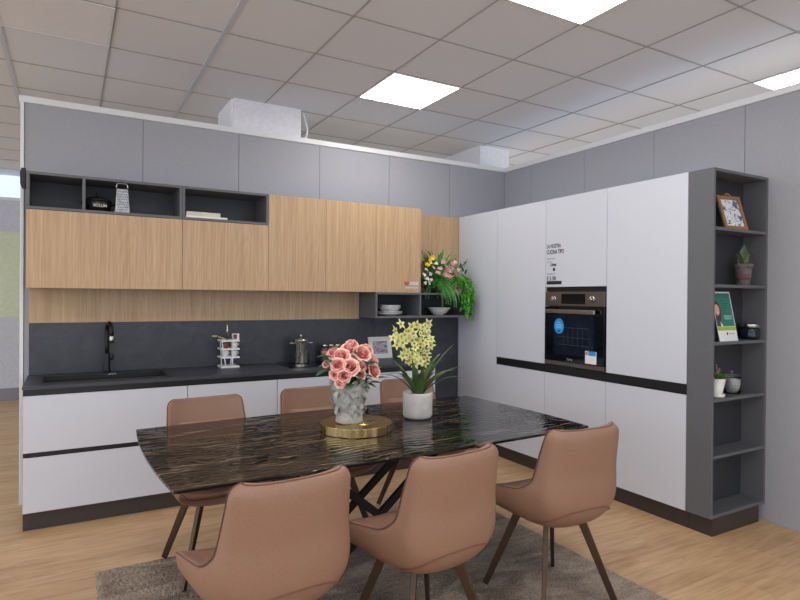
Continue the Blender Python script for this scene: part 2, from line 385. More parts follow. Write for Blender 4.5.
s.box(bx0-.006, bx0, by0, by1, .84, .886); s.box(bx1, bx1+.006, by0, by1, .84, .886); s.box(bx0-.006, bx1+.006, by0-.006, by1+.006, .837, .84)
s.build('basin', BLKGR, sink, bevel=.003)
ov = at(115, 378.5, 'z', .906)
MB().box(ov.x-.028, ov.x+.028, by1-.006, by1-.001, .888, .898).build('overflow_plate', STEEL, sink, bevel=.002)
fx, fy = at(107, 350, 'y', 4.67).x, 4.67
t = thing('kitchen_tap', 'tall black kitchen tap with pull-out spray behind the sink', 'tap', (fx, fy, .906))
q = MB().lathe([(.028, 0), (.028, .012), (.021, .02), (.021, .13), (.017, .14)], (fx, fy, .9065), 24); q.build('base', BLACKMET, t, smooth=True, bevel=.001)
pts = [(fx, fy, 1.04)]
for k in range(13):
    a = PI*k/12*.93; pts.append((fx+.010*(1-math.cos(a)), fy-.075*(1-math.cos(a)), 1.20+.065*math.sin(a)))
pts.append((fx+.022, fy-.148, 1.165)); 
MB().tube([(fx, fy, 1.03), (fx, fy, 1.10), (fx, fy, 1.17)]+pts[1:], .0145, 12).build('spout', BLACKMET, t, smooth=True)
MB().tube([(fx+.021, fy-.147, 1.185), (fx+.022, fy-.149, 1.155), (fx+.022, fy-.149, 1.13)], [.0145, .016, .017], 12).build('spray_head', STEEL, t, smooth=True)
MB().tube([(fx+.02, fy, 1.0), (fx+.038, fy, 1.003), (fx+.042, fy-.005, 1.03)], [.010, .009, .006], 8).build('lever', BLACKMET, t, smooth=True)
tap2 = at(103, 379, 'z', .906)
# splashback: slate, then oak, and slate down to the floor beside the tall units
sp = MB(); sp.box(-.248, 2.30, YW-.018, YW-.002, .901, 1.264); sp.box(2.30, XT-.002, YW-.018, YW-.002, .901, 1.50); sp.box(2.772, XT-.002, YW-.018, YW-.002, 0, .8995)
tag(sp.build('splashback', SLATE), 'dark slate splashback behind the worktop, reaching the floor at its right end', 'splashback')
wp = MB(); wp.box(-.248, 2.296, YW-.02, YW-.002, 1.266, 1.508)
tag(wp.build('oak_back_panel', OAK), 'low oak panel on the wall under the wall cabinets', 'wall panel')
tag(MB().box(2.768, XT-.002, YW-.02, YW-.002, 1.512, 2.268).build('oak_back_panel', OAK), 'oak wall panel behind the fern beside the tall cupboards', 'wall panel')

# ------------------------------------------------------------------ wall cabinets
def wall_cabinet(x0, x1, z0, z1, label, group='oak wall cabinets'):
    t = thing('wall_cabinet', label, 'cabinet', ((x0+x1)/2, (YU+YW)/2, z0), group)
    MB().box(x0+.001, x1-.001, YU+.021, YW-.004, z0, z1-.001).build('carcass', GRAPHIN, t)
    MB().box(x0+.0015, x1-.0015, YU, YU+.019, z0-.004, z1-.001).build('door', OAK, t, bevel=.001)
    return t
ZUB, ZUT, ZSH = 1.512, 2.268, 2.022
wall_cabinet(X0, .71, ZUB, ZSH, 'widest oak lift-up wall cabinet, above the sink')
wall_cabinet(.71, 1.352, ZUB, ZSH, 'oak lift-up wall cabinet above the utensil rack, under the open shelf with papers')
wall_cabinet(1.352, 1.837, ZUB, ZUT, 'tall oak wall cabinet above the hob and steel pot')
wall_cabinet(1.837, 2.303, ZUB, ZUT, 'tall oak wall cabinet, second one left of the fern')
wall_cabinet(2.303, 2.763, ZUB, ZUT, 'tall oak wall cabinet with a small red logo, next to the fern')
def open_box(x0, x1, z0, z1, divs, label, y0=YU, y1=YW-.004, th=.018):
    t = thing('open_shelf_unit', label, 'shelf', ((x0+x1)/2, (y0+y1)/2, z0), 'graphite open shelf boxes')
    f = MB(); f.box(x0, x1, y0, y1, z0, z0+th); f.box(x0, x1, y0, y1, z1-th, z1); f.box(x0, x0+th, y0, y1, z0+th, z1-th); f.box(x1-th, x1, y0, y1, z0+th, z1-th)
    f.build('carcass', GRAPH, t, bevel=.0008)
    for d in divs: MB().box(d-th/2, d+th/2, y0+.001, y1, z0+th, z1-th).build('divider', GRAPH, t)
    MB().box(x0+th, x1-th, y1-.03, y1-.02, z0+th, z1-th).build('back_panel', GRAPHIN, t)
    return t
open_box(X0, .708, ZSH+.002, ZUT, [.078], 'graphite open shelf box holding the black pot and grater')
open_box(.710, 1.351, ZSH+.002, ZUT, [], 'graphite open shelf box holding the pale papers')
open_box(2.304, 3.362, 1.280, 1.507, [2.762], 'graphite open shelf box with white dishes, below the fern')
jb = MB(); jb.box(-.279, -.2535, 4.45, 4.56, 2.165, 2.285); jb.box(-.285, -.279, 4.46, 4.55, 2.18, 2.27)
tag(jb.build('black_switch_box', BLACKMET, bevel=.002), 'small black box fixed to the left end of the open shelves', 'box')
# red logo on the oak door
lg = thing('logo_sticker', 'small red and pale logo sticker on the oak door', 'sticker', tuple(at(412, 285, 'y', YU-.001)))
a = at(404.5, 281.5, 'y', YU-.0012); b = at(408.5, 285.5, 'y', YU-.0012)
RED = M('logo_red', (206, 70, 50), .5); PALE = M('logo_pale', (214, 208, 204), .5); BLU = M('logo_pale_blue', (190, 200, 212), .5)
mb = MB(); ww = (b.x-a.x)/2
for k in range(2):
    mb.bar((a.x+ww*k, YU-.0006, a.z), (a.x+ww*(k+.5), YU-.0006, b.z), .010, .0008, up=(0, 1, 0)); mb.bar((a.x+ww*(k+1), YU-.0006, a.z), (a.x+ww*(k+.5), YU-.0006, b.z), .010, .0008, up=(0, 1, 0))
mb.build('emblem', RED, lg)
c0 = at(410, 281.6, 'y', YU); c1 = at(418.5, 285.2, 'y', YU)
mb = MB()
for k in range(6):
    xx = c0.x+(c1.x-c0.x)*k/6; mb.box(xx, xx+(c1.x-c0.x)/8, YU-.001, YU-.0002, c1.z, c0.z)
mb.build('lettering', PALE, lg)
c0 = at(405.5, 286.6, 'y', YU); c1 = at(418.5, 288.6, 'y', YU); mb = MB()
for k in range(10):
    xx = c0.x+(c1.x-c0.x)*k/10; mb.box(xx, xx+(c1.x-c0.x)/13, YU-.001, YU-.0002, c1.z, c0.z)
mb.build('lettering', BLU, lg)

# ------------------------------------------------------------------ tall cabinets along the right wall
ZT = 2.275; TY = [4.757, 4.155, 3.53, 2.905, 2.268]
def tall(y1, y0, label, kind):
    t = thing('tall_cabinet', label, 'cabinet', ((XT+XW)/2, (y0+y1)/2, 0), 'white tall cabinets along the right wall')
    XB = XW-.012 if kind != 'corner' else XW-.012
    MB().box(XT+.036, XT+.05, y0+.001, y1-.001, 0, .115).build('plinth', PLINTH, t)
    c = MB()
    if kind == 'oven':
        c.box(XT+.021, XB, y0+.001, y1-.001, .118, .86); c.box(XT+.021, XB, y0+.001, y1-.001, 1.56, ZT); c.box(XT+.56, XB, y0+.001, y1-.001, .86, 1.56)
        c.box(XT+.021, XT+.55, y0+.001, y0+.008, .86, 1.56); c.box(XT+.021, XT+.55, y1-.008, y1-.001, .86, 1.56)
    else: c.box(XT+.021, XB, y0+.001, y1-.001, .118, ZT)
    c.build('carcass', DOORW, t)
    D = lambda a, b_, n='door': MB().box(XT, XT+.019, y0+G, y1-G, a, b_).build(n, DOORW, t, bevel=.0015)
    if kind == 'corner': D(.117, ZT); return t
    D(.117, .855)
    MB().box(XT+.004, XT+.0205, y0, y1-.001, .857, .925).build('handle_channel', BLACK, t)
    if kind == 'oven':
        D(1.558, ZT); MB().box(XT+.015, XT+.0205, y0+.002, y1-.002, 1.521, 1.556).build('shadow_gap', BLACK, t)
    else: D(.925, ZT)
    return t
tall(TY[0], TY[1], 'full-height white corner cupboard door without handle gap, beside the fern', 'corner')
tall(TY[1], TY[2], 'white tall cupboard between the corner cupboard and the oven tower', 'std')
tall(TY[2], TY[3], 'white tall cabinet housing the built-in oven', 'oven')
tall(TY[3], TY[4], 'white tall cupboard between the oven tower and the graphite end shelves', 'std')
# oven
oy0, oy1 = 2.914, 3.521; ocy = (oy0+oy1)/2
ov = thing('oven', 'built-in steel and black glass oven with blue round sticker', 'oven', (XT+.2, ocy, .93))
MB().box(XT+.022, XT+.54, oy0+.01, oy1-.01, .935, 1.535).build('body', BLACKMET, ov)
MB().box(XT-.008, XT+.020, oy0, oy1, 1.405, 1.518).build('control_panel', OVSTEEL, ov, bevel=.002)
MB().box(XT-.012, XT+.020, oy0, oy1, .965, 1.398).build('door', GLASSBLK, ov, bevel=.002)
MB().box(XT-.012, XT+.020, oy0, oy1, .93, .962).build('bottom_trim', OVSTEEL, ov, bevel=.002)
MB().box(XT-.0095, XT-.0078, ocy-.12, ocy+.125, 1.422, 1.502).build('display', GLASSBLK, ov)
WINM = M('oven_window', (22, 30, 44), .08, var=.25, scale=(9, 9, 9))
MB().box(XT-.0135, XT-.0118, oy0+.10, oy1-.10, 1.02, 1.33).build('window', WINM, ov)
rk = MB()
for z in (1.10, 1.16, 1.235): rk.tube([(XT-.0145, oy0+.14, z), (XT-.0145, oy1-.16, z)], .0012, 6)
for k in range(5): rk.tube([(XT-.0143, oy0+.2+.05*k, 1.10), (XT-.0143, oy0+.2+.05*k, 1.235)], .0006, 5)
rk.build('rack', M('rack_wire', (70, 78, 92), .4), ov)
for yy in (ocy+.205, ocy-.19):
    k = MB().lathe([(.024, 0), (.024, .006), (.019, .010), (.018, .026), (.012, .029), (0, .029)], (0, 0, 0), 24); k.box(-.004, .004, -.018, .018, .026, .034)
    k.xf(Matrix.Translation((XT-.008, yy, 1.462)) @ Matrix.Rotation(-PI/2, 4, 'Y') @ Matrix.Rotation(.5, 4, 'Z')); k.build('knob', STEEL, ov, smooth=True, bevel=.001)
h = MB(); h.box(XT-.050, XT-.036, oy0+.06, oy1-.045, 1.348, 1.378); h.box(XT-.04, XT-.012, oy0+.10, oy0+.125, 1.352, 1.372); h.box(XT-.04, XT-.012, oy1-.08, oy1-.055, 1.352, 1.372)
h.build('handle', STEEL, ov, bevel=.003)
lettering('lettering', 'Candy', .022, M('oven_print', (150, 150, 152), .5), ov, (XT-.0126, ocy+.03, .98), (PI/2, 0, -PI/2), 'CENTER')
cc = at(559, 326, 'x', XT-.0155)
BLUE = M('sticker_blue', (36, 150, 226), .4, var=.03)
st = MB(); st.add([(cc.x, cc.y+.052*math.cos(2*PI*k/32), cc.z+.062*math.sin(2*PI*k/32)) for k in range(32)], [tuple(range(32))])
st.add([(cc.x+.001, cc.y+.052*math.cos(2*PI*k/32), cc.z+.062*math.sin(2*PI*k/32)) for k in range(32)], [tuple(range(32))])
s_ = thing('round_sticker', 'bright blue round sticker on the oven door', 'sticker', (cc.x, cc.y, cc.z-.06)); st.build('disc', BLUE, s_)
wl_ = MB()
for k, (zz, hw) in enumerate(((.03, .018), (.012, .034), (-.002, .036), (-.014, .03))): wl_.box(cc.x-.0012, cc.x-.0002, cc.y-hw, cc.y+hw, cc.z+zz-.004, cc.z+zz+.003)
wl_.build('lettering', M('sticker_pale_print', (150, 205, 240), .5), s_)
m_ = MB(); m_.box(cc.x-.0012, cc.x-.0002, cc.y-.008, cc.y+.008, cc.z-.048, cc.z-.03); m_.build('emblem', TEXTB, s_)
c2 = at(590.5, 357.5, 'x', XT-.014)
s2 = thing('energy_label', 'small white energy label with blue corner on the oven door', 'sticker', (c2.x, c2.y, c2.z-.05))
MB().box(c2.x-.001, c2.x, c2.y-.056, c2.y+.052, c2.z-.05, c2.z+.045).build('paper', PAPER, s2)
MB().box(c2.x-.0016, c2.x-.001, c2.y-.05, c2.y+.02, c2.z+.012, c2.z+.045).build('blue_band', BLUE, s2)
MB().box(c2.x-.0016, c2.x-.001, c2.y+.024, c2.y+.05, c2.z+.015, c2.z+.04).build('red_mark', M('label_red', (206, 130, 110), .5), s2)
# printed price notice on the door above the oven
pn = thing('price_notice', 'black printed price notice on the white door above the oven', 'sign', tuple(at(555, 285, 'x', XT-.0008)))
RX = (PI/2, 0, -PI/2)
def line(txt, px, py, h, sx=1., shear=0., mat=TEXTB, name='lettering'):
    p = at(px, py, 'x', XT-.0009); lettering(name, txt, h, mat, pn, p, RX, sx=sx, shear=shear)
line('LA NOSTRA', 546.8, 248.5, .044, .66); line('CUCINA TIPO', 546.8, 254.4, .046, .66)
DG = M('printed_grey', (150, 150, 156), .6)
line('Bianca laccata', 547.2, 259.5, .016, 1., mat=DG); line('anta liscia', 547.2, 262.5, .014, 1., mat=DG)
line('Linea', 550, 266.3, .04, .8, .35); 
p = at(554, 269.5, 'x', XT-.0008); MB().add([(p.x, p.y+.014*math.cos(PI*k/6), p.z+.014*math.sin(PI*k/6)) for k in range(12)], [tuple(range(12))]).build('emblem', TEXTB, pn)
line('completa di', 547.2, 274.8, .02, .9, mat=DG); line('\u20ac 5.190', 546.8, 280.5, .046, .7)
p = at(546.8, 284.6, 'x', XT-.0008); p1 = at(561.5, 281.8, 'x', XT-.0008)
MB().box(XT-.0012, XT-.0002, min(p.y, p1.y), max(p.y, p1.y), p.z, p.z+.028).build('black_bar', TEXTB, pn)

# graphite end shelf unit, open towards the room
SY, SYB = 2.10, 2.266
sh = thing('end_shelf_unit', 'tall graphite open shelf unit closing the white tall cabinets', 'shelf', ((XT+XW)/2, (SY+SYB)/2, 0))
f = MB(); f.box(XT+.001, XT+.019, SY, SYB, .117, ZT); f.box(XW-.020, XW-.002, SY, SYB, .117, ZT); f.box(XT+.019, XW-.020, SY, SYB, ZT-.018, ZT); f.box(XT+.019, XW-.020, SY, SYB, .117, .137)
f.build('carcass', GRAPH, sh, bevel=.0008)
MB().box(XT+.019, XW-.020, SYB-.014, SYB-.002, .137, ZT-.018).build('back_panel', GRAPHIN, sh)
SHZ = [1.915, 1.560, 1.203, .851, .500]
for z in SHZ: MB().box(XT+.0195, XW-.0205, SY+.002, SYB-.0145, z-.019, z).build('shelf', GRAPH, sh, bevel=.0008)
MB().box(XT+.036, XW-.055, SY+.012, SYB, 0, .116).build('plinth', PLINTH, sh)

# ------------------------------------------------------------------ items on the end shelves
def slab_frame(name_thing, label, cat, c, w, h, lean, frame_mat, picture, border=.022, th=.014, facing=0., group=None, ornate=False):
    """leaning picture frame: c = middle of its bottom edge, faces -y before turning by `facing`"""
    t = thing(name_thing, label, cat, c, group)
    f = MB(); f.box(-w/2, w/2, 0, th, 0, border); f.box(-w/2, w/2, 0, th, h-border, h); f.box(-w/2, -w/2+border, 0, th, border, h-border); f.box(w/2-border, w/2, 0, th, border, h-border)
    if ornate:
        f.tube([(-.03, th/2, h), (-.018, th/2, h+.012), (0, th/2, h+.02), (.018, th/2, h+.012), (.03, th/2, h)], .006, 8)
        for k in range(9): f.lathe([(0, -.005), (.005, 0), (0, .005)], (-w/2+w*k/8, th/2, h), 8)
    mt = Matrix.Translation(c) @ Matrix.Rotation(facing, 4, 'Z') @ Matrix.Rotation(-lean, 4, 'X')
    f.xf(mt).build('frame', frame_mat, t, bevel=.002)
    p = MB().box(-w/2+border, w/2-border, th*.45, th*.7, border, h-border); p.xf(mt).build('picture', picture, t)
    bk = MB().box(-w/2+.004, w/2-.004, th, th+.004, .004, h-.004); bk.xf(mt).build('back_board', BLACKMET, t)
    return t, mt
def sketch_mat(name, cols, sc=(9, 9, 9), dist=3.):
    m, nt, b = base_mat(name); mp = mapping(nt, sc); nz = N(nt, 'ShaderNodeTexNoise', Scale=1.5, Detail=2., Distortion=dist); nt.links.new(mp.outputs[0], nz.inputs['Vector'])
    r = ramp(nt, nz.outputs['Fac'], cols); nt.links.new(r.outputs['Color'], b.inputs['Base Color']); b.inputs['Roughness'].default_value = .35; return m
GOLDW = M('carved_gilt_wood', (160, 122, 80), .45, metal=.2, var=.3, scale=(90, 90, 90), bmp=.6)
SK = sketch_mat('blue_white_drawing', [(.38, lin((70, 86, 140))), (.46, lin((225, 225, 230))), (.6, lin((236, 236, 234))), (.68, lin((120, 130, 160)))], (13, 13, 11), 1.5)
c = at(734, 227.5, 'y', 2.165); slab_frame('picture_frame', 'ornate gilt picture frame with blue drawing on the top end shelf', 'picture frame', (c.x-.028, 2.125, SHZ[0]+.001), .205, .235, .30, GOLDW, SK, .024, facing=R_(-8), ornate=True)
# succulent in a stone pot
c = Vector((at(742.5, 280, 'y', 2.17).x, 2.165, SHZ[1]))
t = thing('potted_succulent', 'small pointed succulent in a rough grey-brown pot on the end shelf', 'plant', tuple(c))
POTM = M('weathered_pot', (108, 98, 98), .8, var=.25, scale=(25, 25, 25), bmp=.5)
MB().lathe([(.035, 0), (.038, .01), (.05, .10), (.052, .118), (.056, .119), (.057, .14), (.05, .141), (.046, .12), (0, .118)], tuple(c), 28).build('pot', POTM, t, smooth=True)
b_ = MB(); b_.lathe([(.0422, .035), (.047, .075)], tuple(c), 28, fn=lambda a, i: 1.02); b_.build('pot_band', M('dull_red_band', (112, 80, 78), .8, var=.2), t, smooth=True)
l = MB(); SUC = M('succulent_green', (104, 122, 84), .5, var=.3)
for az, el, L, w_ in ((.3, 1.5, .15, .07), (2.2, 1.35, .12, .05), (-.2, .95, .13, .03), (3.0, 1.0, .12, .03), (-1.2, 1.3, .10, .05), (4.4, 1.1, .10, .03)): l.blade(c+Vector((0, 0, .12)), az, el, L, w_, .25)
l.build('leaf', SUC, t, smooth=True)
# leaflet in clear stand
LW, LH = .20, .318
lf = thing('leaflet_stand', 'green and white promotional leaflet of a smiling woman on the end shelf', 'leaflet', (XT+.10, 2.14, SHZ[2]+.001))
c_bot = at(727, 342, 'y', 2.13)
mt = Matrix.Translation((at(738, 340, 'y', 2.12).x-LW/2, 2.118, SHZ[2]+.001)) @ Matrix.Rotation(-.20, 4, 'X')
def flat(name, pts, mat, y, parent=lf):
    m = MB(); n = len(pts); m.add([(x, y, z) for x, z in pts]+[(x, y+.0006, z) for x, z in pts], [tuple(range(n)), tuple(range(n, 2*n))[::-1]]+[(i, (i+1) % n, n+(i+1) % n, n+i) for i in range(n)]); m.xf(mt); return m.build(name, mat, parent)
rect = lambda x0, x1, z0, z1: [(x0, z0), (x1, z0), (x1, z1), (x0, z1)]
ell = lambda cx, cz, a, b, n=24: [(cx+a*math.cos(2*PI*k/n), cz+b*math.sin(2*PI*k/n)) for k in range(n)]
clip = lambda pts: [(max(-LW/2+.004, min(LW/2-.004, x)), z) for x, z in pts]
flat('sheet', rect(-LW/2, LW/2, 0, LH), PAPER, 0)
flat('green_field', rect(-LW/2+.005, LW/2-.008, .095, LH-.010), M('leaflet_teal', (46, 122, 106), .4), -.001)
flat('lime_stripe', rect(-LW/2+.003, LW/2-.004, .068, .092), M('leaflet_lime', (160, 190, 60), .4), -.001)
flat('hair', clip(ell(-.070, .19, .038, .068)), M('print_brown_hair', (74, 48, 38), .5), -.0018)
flat('jacket', clip([(-.1, .096), (-.1, .16), (-.085, .15), (-.06, .125), (-.035, .096)]), M('print_navy', (60, 66, 92), .5), -.0026)
flat('shirt', [(-.055, .096), (-.06, .125), (-.042, .105), (-.036, .096)], PAPER, -.0032)
flat('face', clip(ell(-.072, .20, .024, .036)), M('print_skin', (222, 168, 142), .5), -.0026)
flat('mouth', ell(-.070, .183, .009, .003, 12), PAPER, -.0032)
for k, (x0, x1) in enumerate(((-.018, .005), (-.018, .055), (-.018, .03), (-.018, .05), (-.018, .025), (-.018, .06))): flat('lettering', rect(x0, x1, .255-.0155*k, .2585-.0155*k), M('print_dark_teal', (24, 84, 74), .5), -.0016)
flat('lettering', rect(-.012, .078, .158, .161), PAPER, -.0016); flat('lettering', rect(-.005, .07, .138, .152), M('print_pale_teal', (130, 180, 170), .5), -.0016)
flat('emblem', ell(-.005, .048, .007, .010, 12), TEXTB, -.001); flat('lettering', rect(.015, .075, .045, .049), M('print_mid_grey', (140, 140, 144), .5), -.001)
# dark jar with silver lid
c = Vector((at(750.5, 335, 'y', 2.17).x, 2.175, SHZ[2]+.001))
t = thing('candle_jar', 'squat dark blue glass jar with a silver lid on the end shelf', 'jar', tuple(c))
MB().lathe([(.05, 0), (.058, .006), (.06, .02), (.06, .062), (.052, .074), (.045, .078)], tuple(c), 32).build('body', M('dark_blue_glass', (26, 32, 46), .12), t, smooth=True)
MB().lathe([(.058, .0785), (.06, .081), (.06, .10), (.055, .103), (0, .103)], tuple(c), 32).build('lid', STEEL, t, smooth=True, bevel=.001)
# small white pot plant
c = Vector((at(718.5, 395, 'y', 2.14).x, 2.15, SHZ[3]+.001))
t = thing('potted_plant', 'small bright green plant in a white pot with saucer on the end shelf', 'plant', tuple(c))
MB().lathe([(.038, 0), (.045, .006), (.046, .02), (.030, .0205), (.047, .105), (.048, .118), (.042, .118), (.040, .10), (0, .10)], tuple(c), 28).build('pot', WHITEC, t, smooth=True)
l = MB()
for k in range(26): l.blade(c+Vector((0, -.005, .10)), random.uniform(-PI, .6) if k % 3 else random.uniform(-.5, .4), random.uniform(.3, 1.3), random.uniform(.05, .085), .028, .8, n=5)
l.build('leaf', M('bright_leaf', (92, 152, 52), .5, var=.3), t, smooth=True)
l = MB()
for k in range(14):
    a = random.uniform(0, 6.3); l.lathe([(0, -.008), (.009, 0), (0, .010)], (c.x-.015+random.uniform(-.02, .02), c.y+random.uniform(-.015, .015), c.z+.15+random.uniform(0, .055)), 7)
l.build('flower', M('dusty_mauve', (120, 92, 88), .7, var=.3), t, smooth=True)
# glass jar with pale filling
c = Vector((at(733.5, 392, 'y', 2.18).x, 2.19, SHZ[3]+.001))
t = thing('glass_jar', 'clear lidded glass jar filled with pale pebbles on the end shelf', 'jar', tuple(c))
GL = M('clear_glass', (235, 240, 240), .02, trans=1.)
MB().lathe([(.046, .0), (.052, .006), (.053, .095), (.050, .112), (.049, .112), (.051, .094), (.050, .008), (0, .004)], tuple(c), 28).build('body', GL, t, smooth=True)
MB().lathe([(.0, .006), (.048, .009), (.049, .092), (0, .096)], tuple(c), 28).build('filling', M('pale_pebbles', (232, 229, 220), .7, var=.35, scale=(120, 120, 120), bmp=1.), t, smooth=True)
MB().lathe([(.052, .1125), (.05, .118), (.012, .125), (.006, .13), (.011, .14), (.008, .148), (0, .15)], tuple(c), 28).build('lid', GL, t, smooth=True)

# ------------------------------------------------------------------ items in the high open shelves
zf = ZSH+.021
c = Vector((.165, 4.56, zf))
t = thing('casserole', 'small black lidded casserole in the open shelf above the sink', 'pot', tuple(c))
ENB = M('black_enamel', (26, 26, 29), .25)
MB().lathe([(.06, 0), (.082, .008), (.088, .05), (.088, .075), (.084, .0755), (0, .07)], tuple(c), 32).build('body', ENB, t, smooth=True)
MB().lathe([(.090, .076), (.091, .082), (.06, .10), (.02, .108), (0, .11)], tuple(c), 32).build('lid', ENB, t, smooth=True)
MB().lathe([(.008, .108), (.007, .118), (.015, .126), (.013, .134), (0, .136)], tuple(c), 16).build('knob', ENB, t, smooth=True)
for s in (-1, 1): MB().tube([(c.x+s*.085, c.y-.03, c.z+.06), (c.x+s*.107, c.y-.022, c.z+.062), (c.x+s*.109, c.y+.02, c.z+.062), (c.x+s*.085, c.y+.03, c.z+.06)], .007, 8).build('handle', ENB, t, smooth=True)
lettering('lettering', 'SOLUM', .026, M('pale_print', (200, 200, 196), .5), t, (c.x+.012, c.y-.0895, c.z+.030), (PI/2, 0, R_(6)), 'CENTER')
c = Vector((.315, 4.50, zf))
t = thing('box_grater', 'steel box grater standing beside the black casserole', 'grater', tuple(c))
g_ = MB(); a, b_ = .046, .036; h = .165
vs = [(c.x+i*a*k, c.y+j*b_*k, z) for z, k in ((c.z, 1.), (c.z+h, .78)) for i, j in ((-1, -1), (1, -1), (1, 1), (-1, 1))]
g_.add(vs, [(0, 1, 5, 4), (1, 2, 6, 5), (2, 3, 7, 6), (3, 0, 4, 7), (4, 5, 6, 7)]); g_.build('body', M('grater_steel', (150, 152, 158), .3, metal=.9, var=.3, scale=(40, 40, 40)), t)
hl = MB()
for r in range(8):
    for k in range(5):
        hl.lathe([(0, -.0045), (.0042, 0), (0, .0045)], (c.x-.028+.014*k+(.007 if r % 2 else 0)-.003, c.y-b_*(1-.22*(.02+.018*r)/h)-.0016, c.z+.02+.018*r), 6)
hl.build('teeth', M('grater_dark', (60, 60, 64), .6), t)
MB().tube([(c.x-.034, c.y, c.z+h-.002), (c.x-.036, c.y, c.z+h+.032), (c.x-.025, c.y, c.z+h+.043), (c.x+.025, c.y, c.z+h+.043), (c.x+.036, c.y, c.z+h+.032), (c.x+.034, c.y, c.z+h-.002)], .006, 8).build('handle', STEEL, t, smooth=True)
CRM = M('cream_card', (214, 206, 192), .6)
tag(MB().box(.735, 1.035, 4.455, 4.62, zf, zf+.014).build('paper_stack', PAPER, bevel=.001), 'thin wide pale brochure lying lowest in the open shelf', 'brochure', 'papers in the open shelf')
tag(MB().box(.74, .985, 4.462, 4.62, zf+.0145, zf+.045).build('cream_box', CRM, bevel=.002), 'thick cream book lying on the pale brochure in the open shelf', 'book', 'papers in the open shelf')

# ------------------------------------------------------------------ dishes in the lower open shelf
zl = 1.298+.001
PL = M('white_stoneware', (206, 206, 206), .3, var=.02)
def dish(name, label, cat, c, r, h, foot):
    prof = [(foot, 0), (foot, .004), (r*.75, h*.35), (r, h), (r*1.0, h+.003), (r*.97, h+.003), (r*.72, h*.45+.004), (0, .007)]
    return tag(MB().lathe(prof, c, 36).build(name, PL, smooth=True), label, cat, 'white dishes in the open shelf')
cx = at(390, 312, 'y', 4.55).x
dish('plate', 'wide pale plate at the bottom of the stack in the left compartment', 'plate', (cx, 4.57, zl), .125, .022, .06)
dish('plate', 'wide pale plate lying second in the stack in the left compartment', 'plate', (cx+.002, 4.57, zl+.014), .122, .022, .06)
dish('bowl', 'pale bowl standing lower in the plate stack', 'bowl', (cx+.005, 4.57, zl+.030), .102, .045, .05)
dish('bowl', 'pale bowl nested on top of the plate stack', 'bowl', (cx+.005, 4.57, zl+.046), .102, .045, .05)
cx2 = at(440, 312, 'y', 4.55).x
dish('bowl', 'pale bowl under the fern in the right compartment, lower of two', 'bowl', (cx2, 4.57, zl), .095, .05, .045)
dish('bowl', 'pale bowl under the fern in the right compartment, upper of two', 'bowl', (cx2, 4.57, zl+.022), .112, .046, .045)

# ------------------------------------------------------------------ flower and fern arrangement on the shelf
pc = Vector((3.04, 4.60, 1.5075))
fa = thing('fern_arrangement', 'trailing artificial fern with pink, white and yellow flowers on the shelf', 'plant', tuple(pc))
MB().lathe([(.09, 0), (.11, .01), (.13, .09), (.125, .09), (0, .08)], tuple(pc), 28).build('pot', M('dark_planter', (48, 44, 40), .6), fa, smooth=True)
def frond(mb, p, az, el, L, droop, lw):
    p = Vector(p); n = 15
    for i in range(n):
        t = i/n; e = el-droop*t
        d = Vector((math.cos(az)*math.cos(e), math.sin(az)*math.cos(e), math.sin(e))); q = p+d*(L/n)
        mb.tube([p, q], .0012, 4, cap=False)
        w_ = lw*(1-.65*t)
        for s in (-1, 1): mb.blade(p, az+s*1.15, e*.5-.1+random.uniform(-.2, .2), w_, w_*.4, .6, n=3)
        p = q
fr_ = MB()
pt = pc+Vector((0, -.02, .09))
for k in range(22): frond(fr_, pt+Vector((random.uniform(-.08, .08), random.uniform(-.05, .03), random.uniform(-.02, .04))), random.uniform(-2.5, -.6), random.uniform(-.1, .8), random.uniform(.20, .31), random.uniform(1.6, 2.4), .042)
fr_.build('fern_frond', GREEN2, fa)
fr_ = MB()
for k in range(16): frond(fr_, pt+Vector((-.02+random.uniform(-.05, .05), -.07, .0)), random.uniform(-2.0, -1.1), random.uniform(-.3, .3), random.uniform(.26, .36), random.uniform(1.3, 1.7), .04)
fr_.build('fern_frond', M('light_fern', (104, 168, 84), .5, var=.35, scale=(40, 40, 40)), fa)
tr = MB()
for k in range(20):
    p = pt+Vector((.10+random.uniform(0, .10), -.12+random.uniform(-.08, .04), .05+random.uniform(-.03, .05))); pts = [p]; ln = random.uniform(.18, .42)
    for i in range(8): pts.append(pts[-1]+Vector((.022*(1-i/6)+random.uniform(-.006, .006), -.012*(1-i/8), -ln/8*(.25+i/5))))
    tr.tube(pts, .0015, 4)
    for q in pts[1:]:
        for s in range(4): tr.blade(q, random.uniform(0, 6.3), random.uniform(-1.2, .1), .045, .013, .5, n=3)
tr.build('trailing_stem', M('vivid_green', (92, 172, 54), .5, var=.3), fa)
sk = MB()
for k in range(34): sk.blade(pc+Vector((random.uniform(-.03, .07), random.uniform(-.03, .03), .14)), random.uniform(0, 6.3), random.uniform(.75, 1.5), random.uniform(.26, .36), .030, .5, n=7)
sk.build('spiky_leaf', M('spiky_green', (110, 176, 88), .5, var=.3), fa, smooth=True)
dl = MB()
for k in range(70): dl.blade(pc+Vector((random.uniform(-.2, .12), random.uniform(-.1, .08), random.uniform(.03, .13))), random.uniform(0, 6.3), random.uniform(-.2, 1.2), random.uniform(.06, .10), .03, .7, n=4)
for k in range(150):
    p = at(random.uniform(425, 466), random.uniform(262, 290), 'y', random.uniform(4.47, 4.62)); dl.blade(p, random.uniform(-2.8, -.3), random.uniform(-.3, 1.3), random.uniform(.04, .075), .024, .7, n=4)
dl.build('leaf', M('mixed_leaf', (74, 120, 60), .5, var=.5, scale=(30, 30, 30)), fa, smooth=True)
def blossom(mb, c, r, n=5):
    for k in range(n): mb.blade(c, 2*PI*k/n+random.uniform(-.2, .2), random.uniform(.1, .8), r, r*.8, .5, n=4)
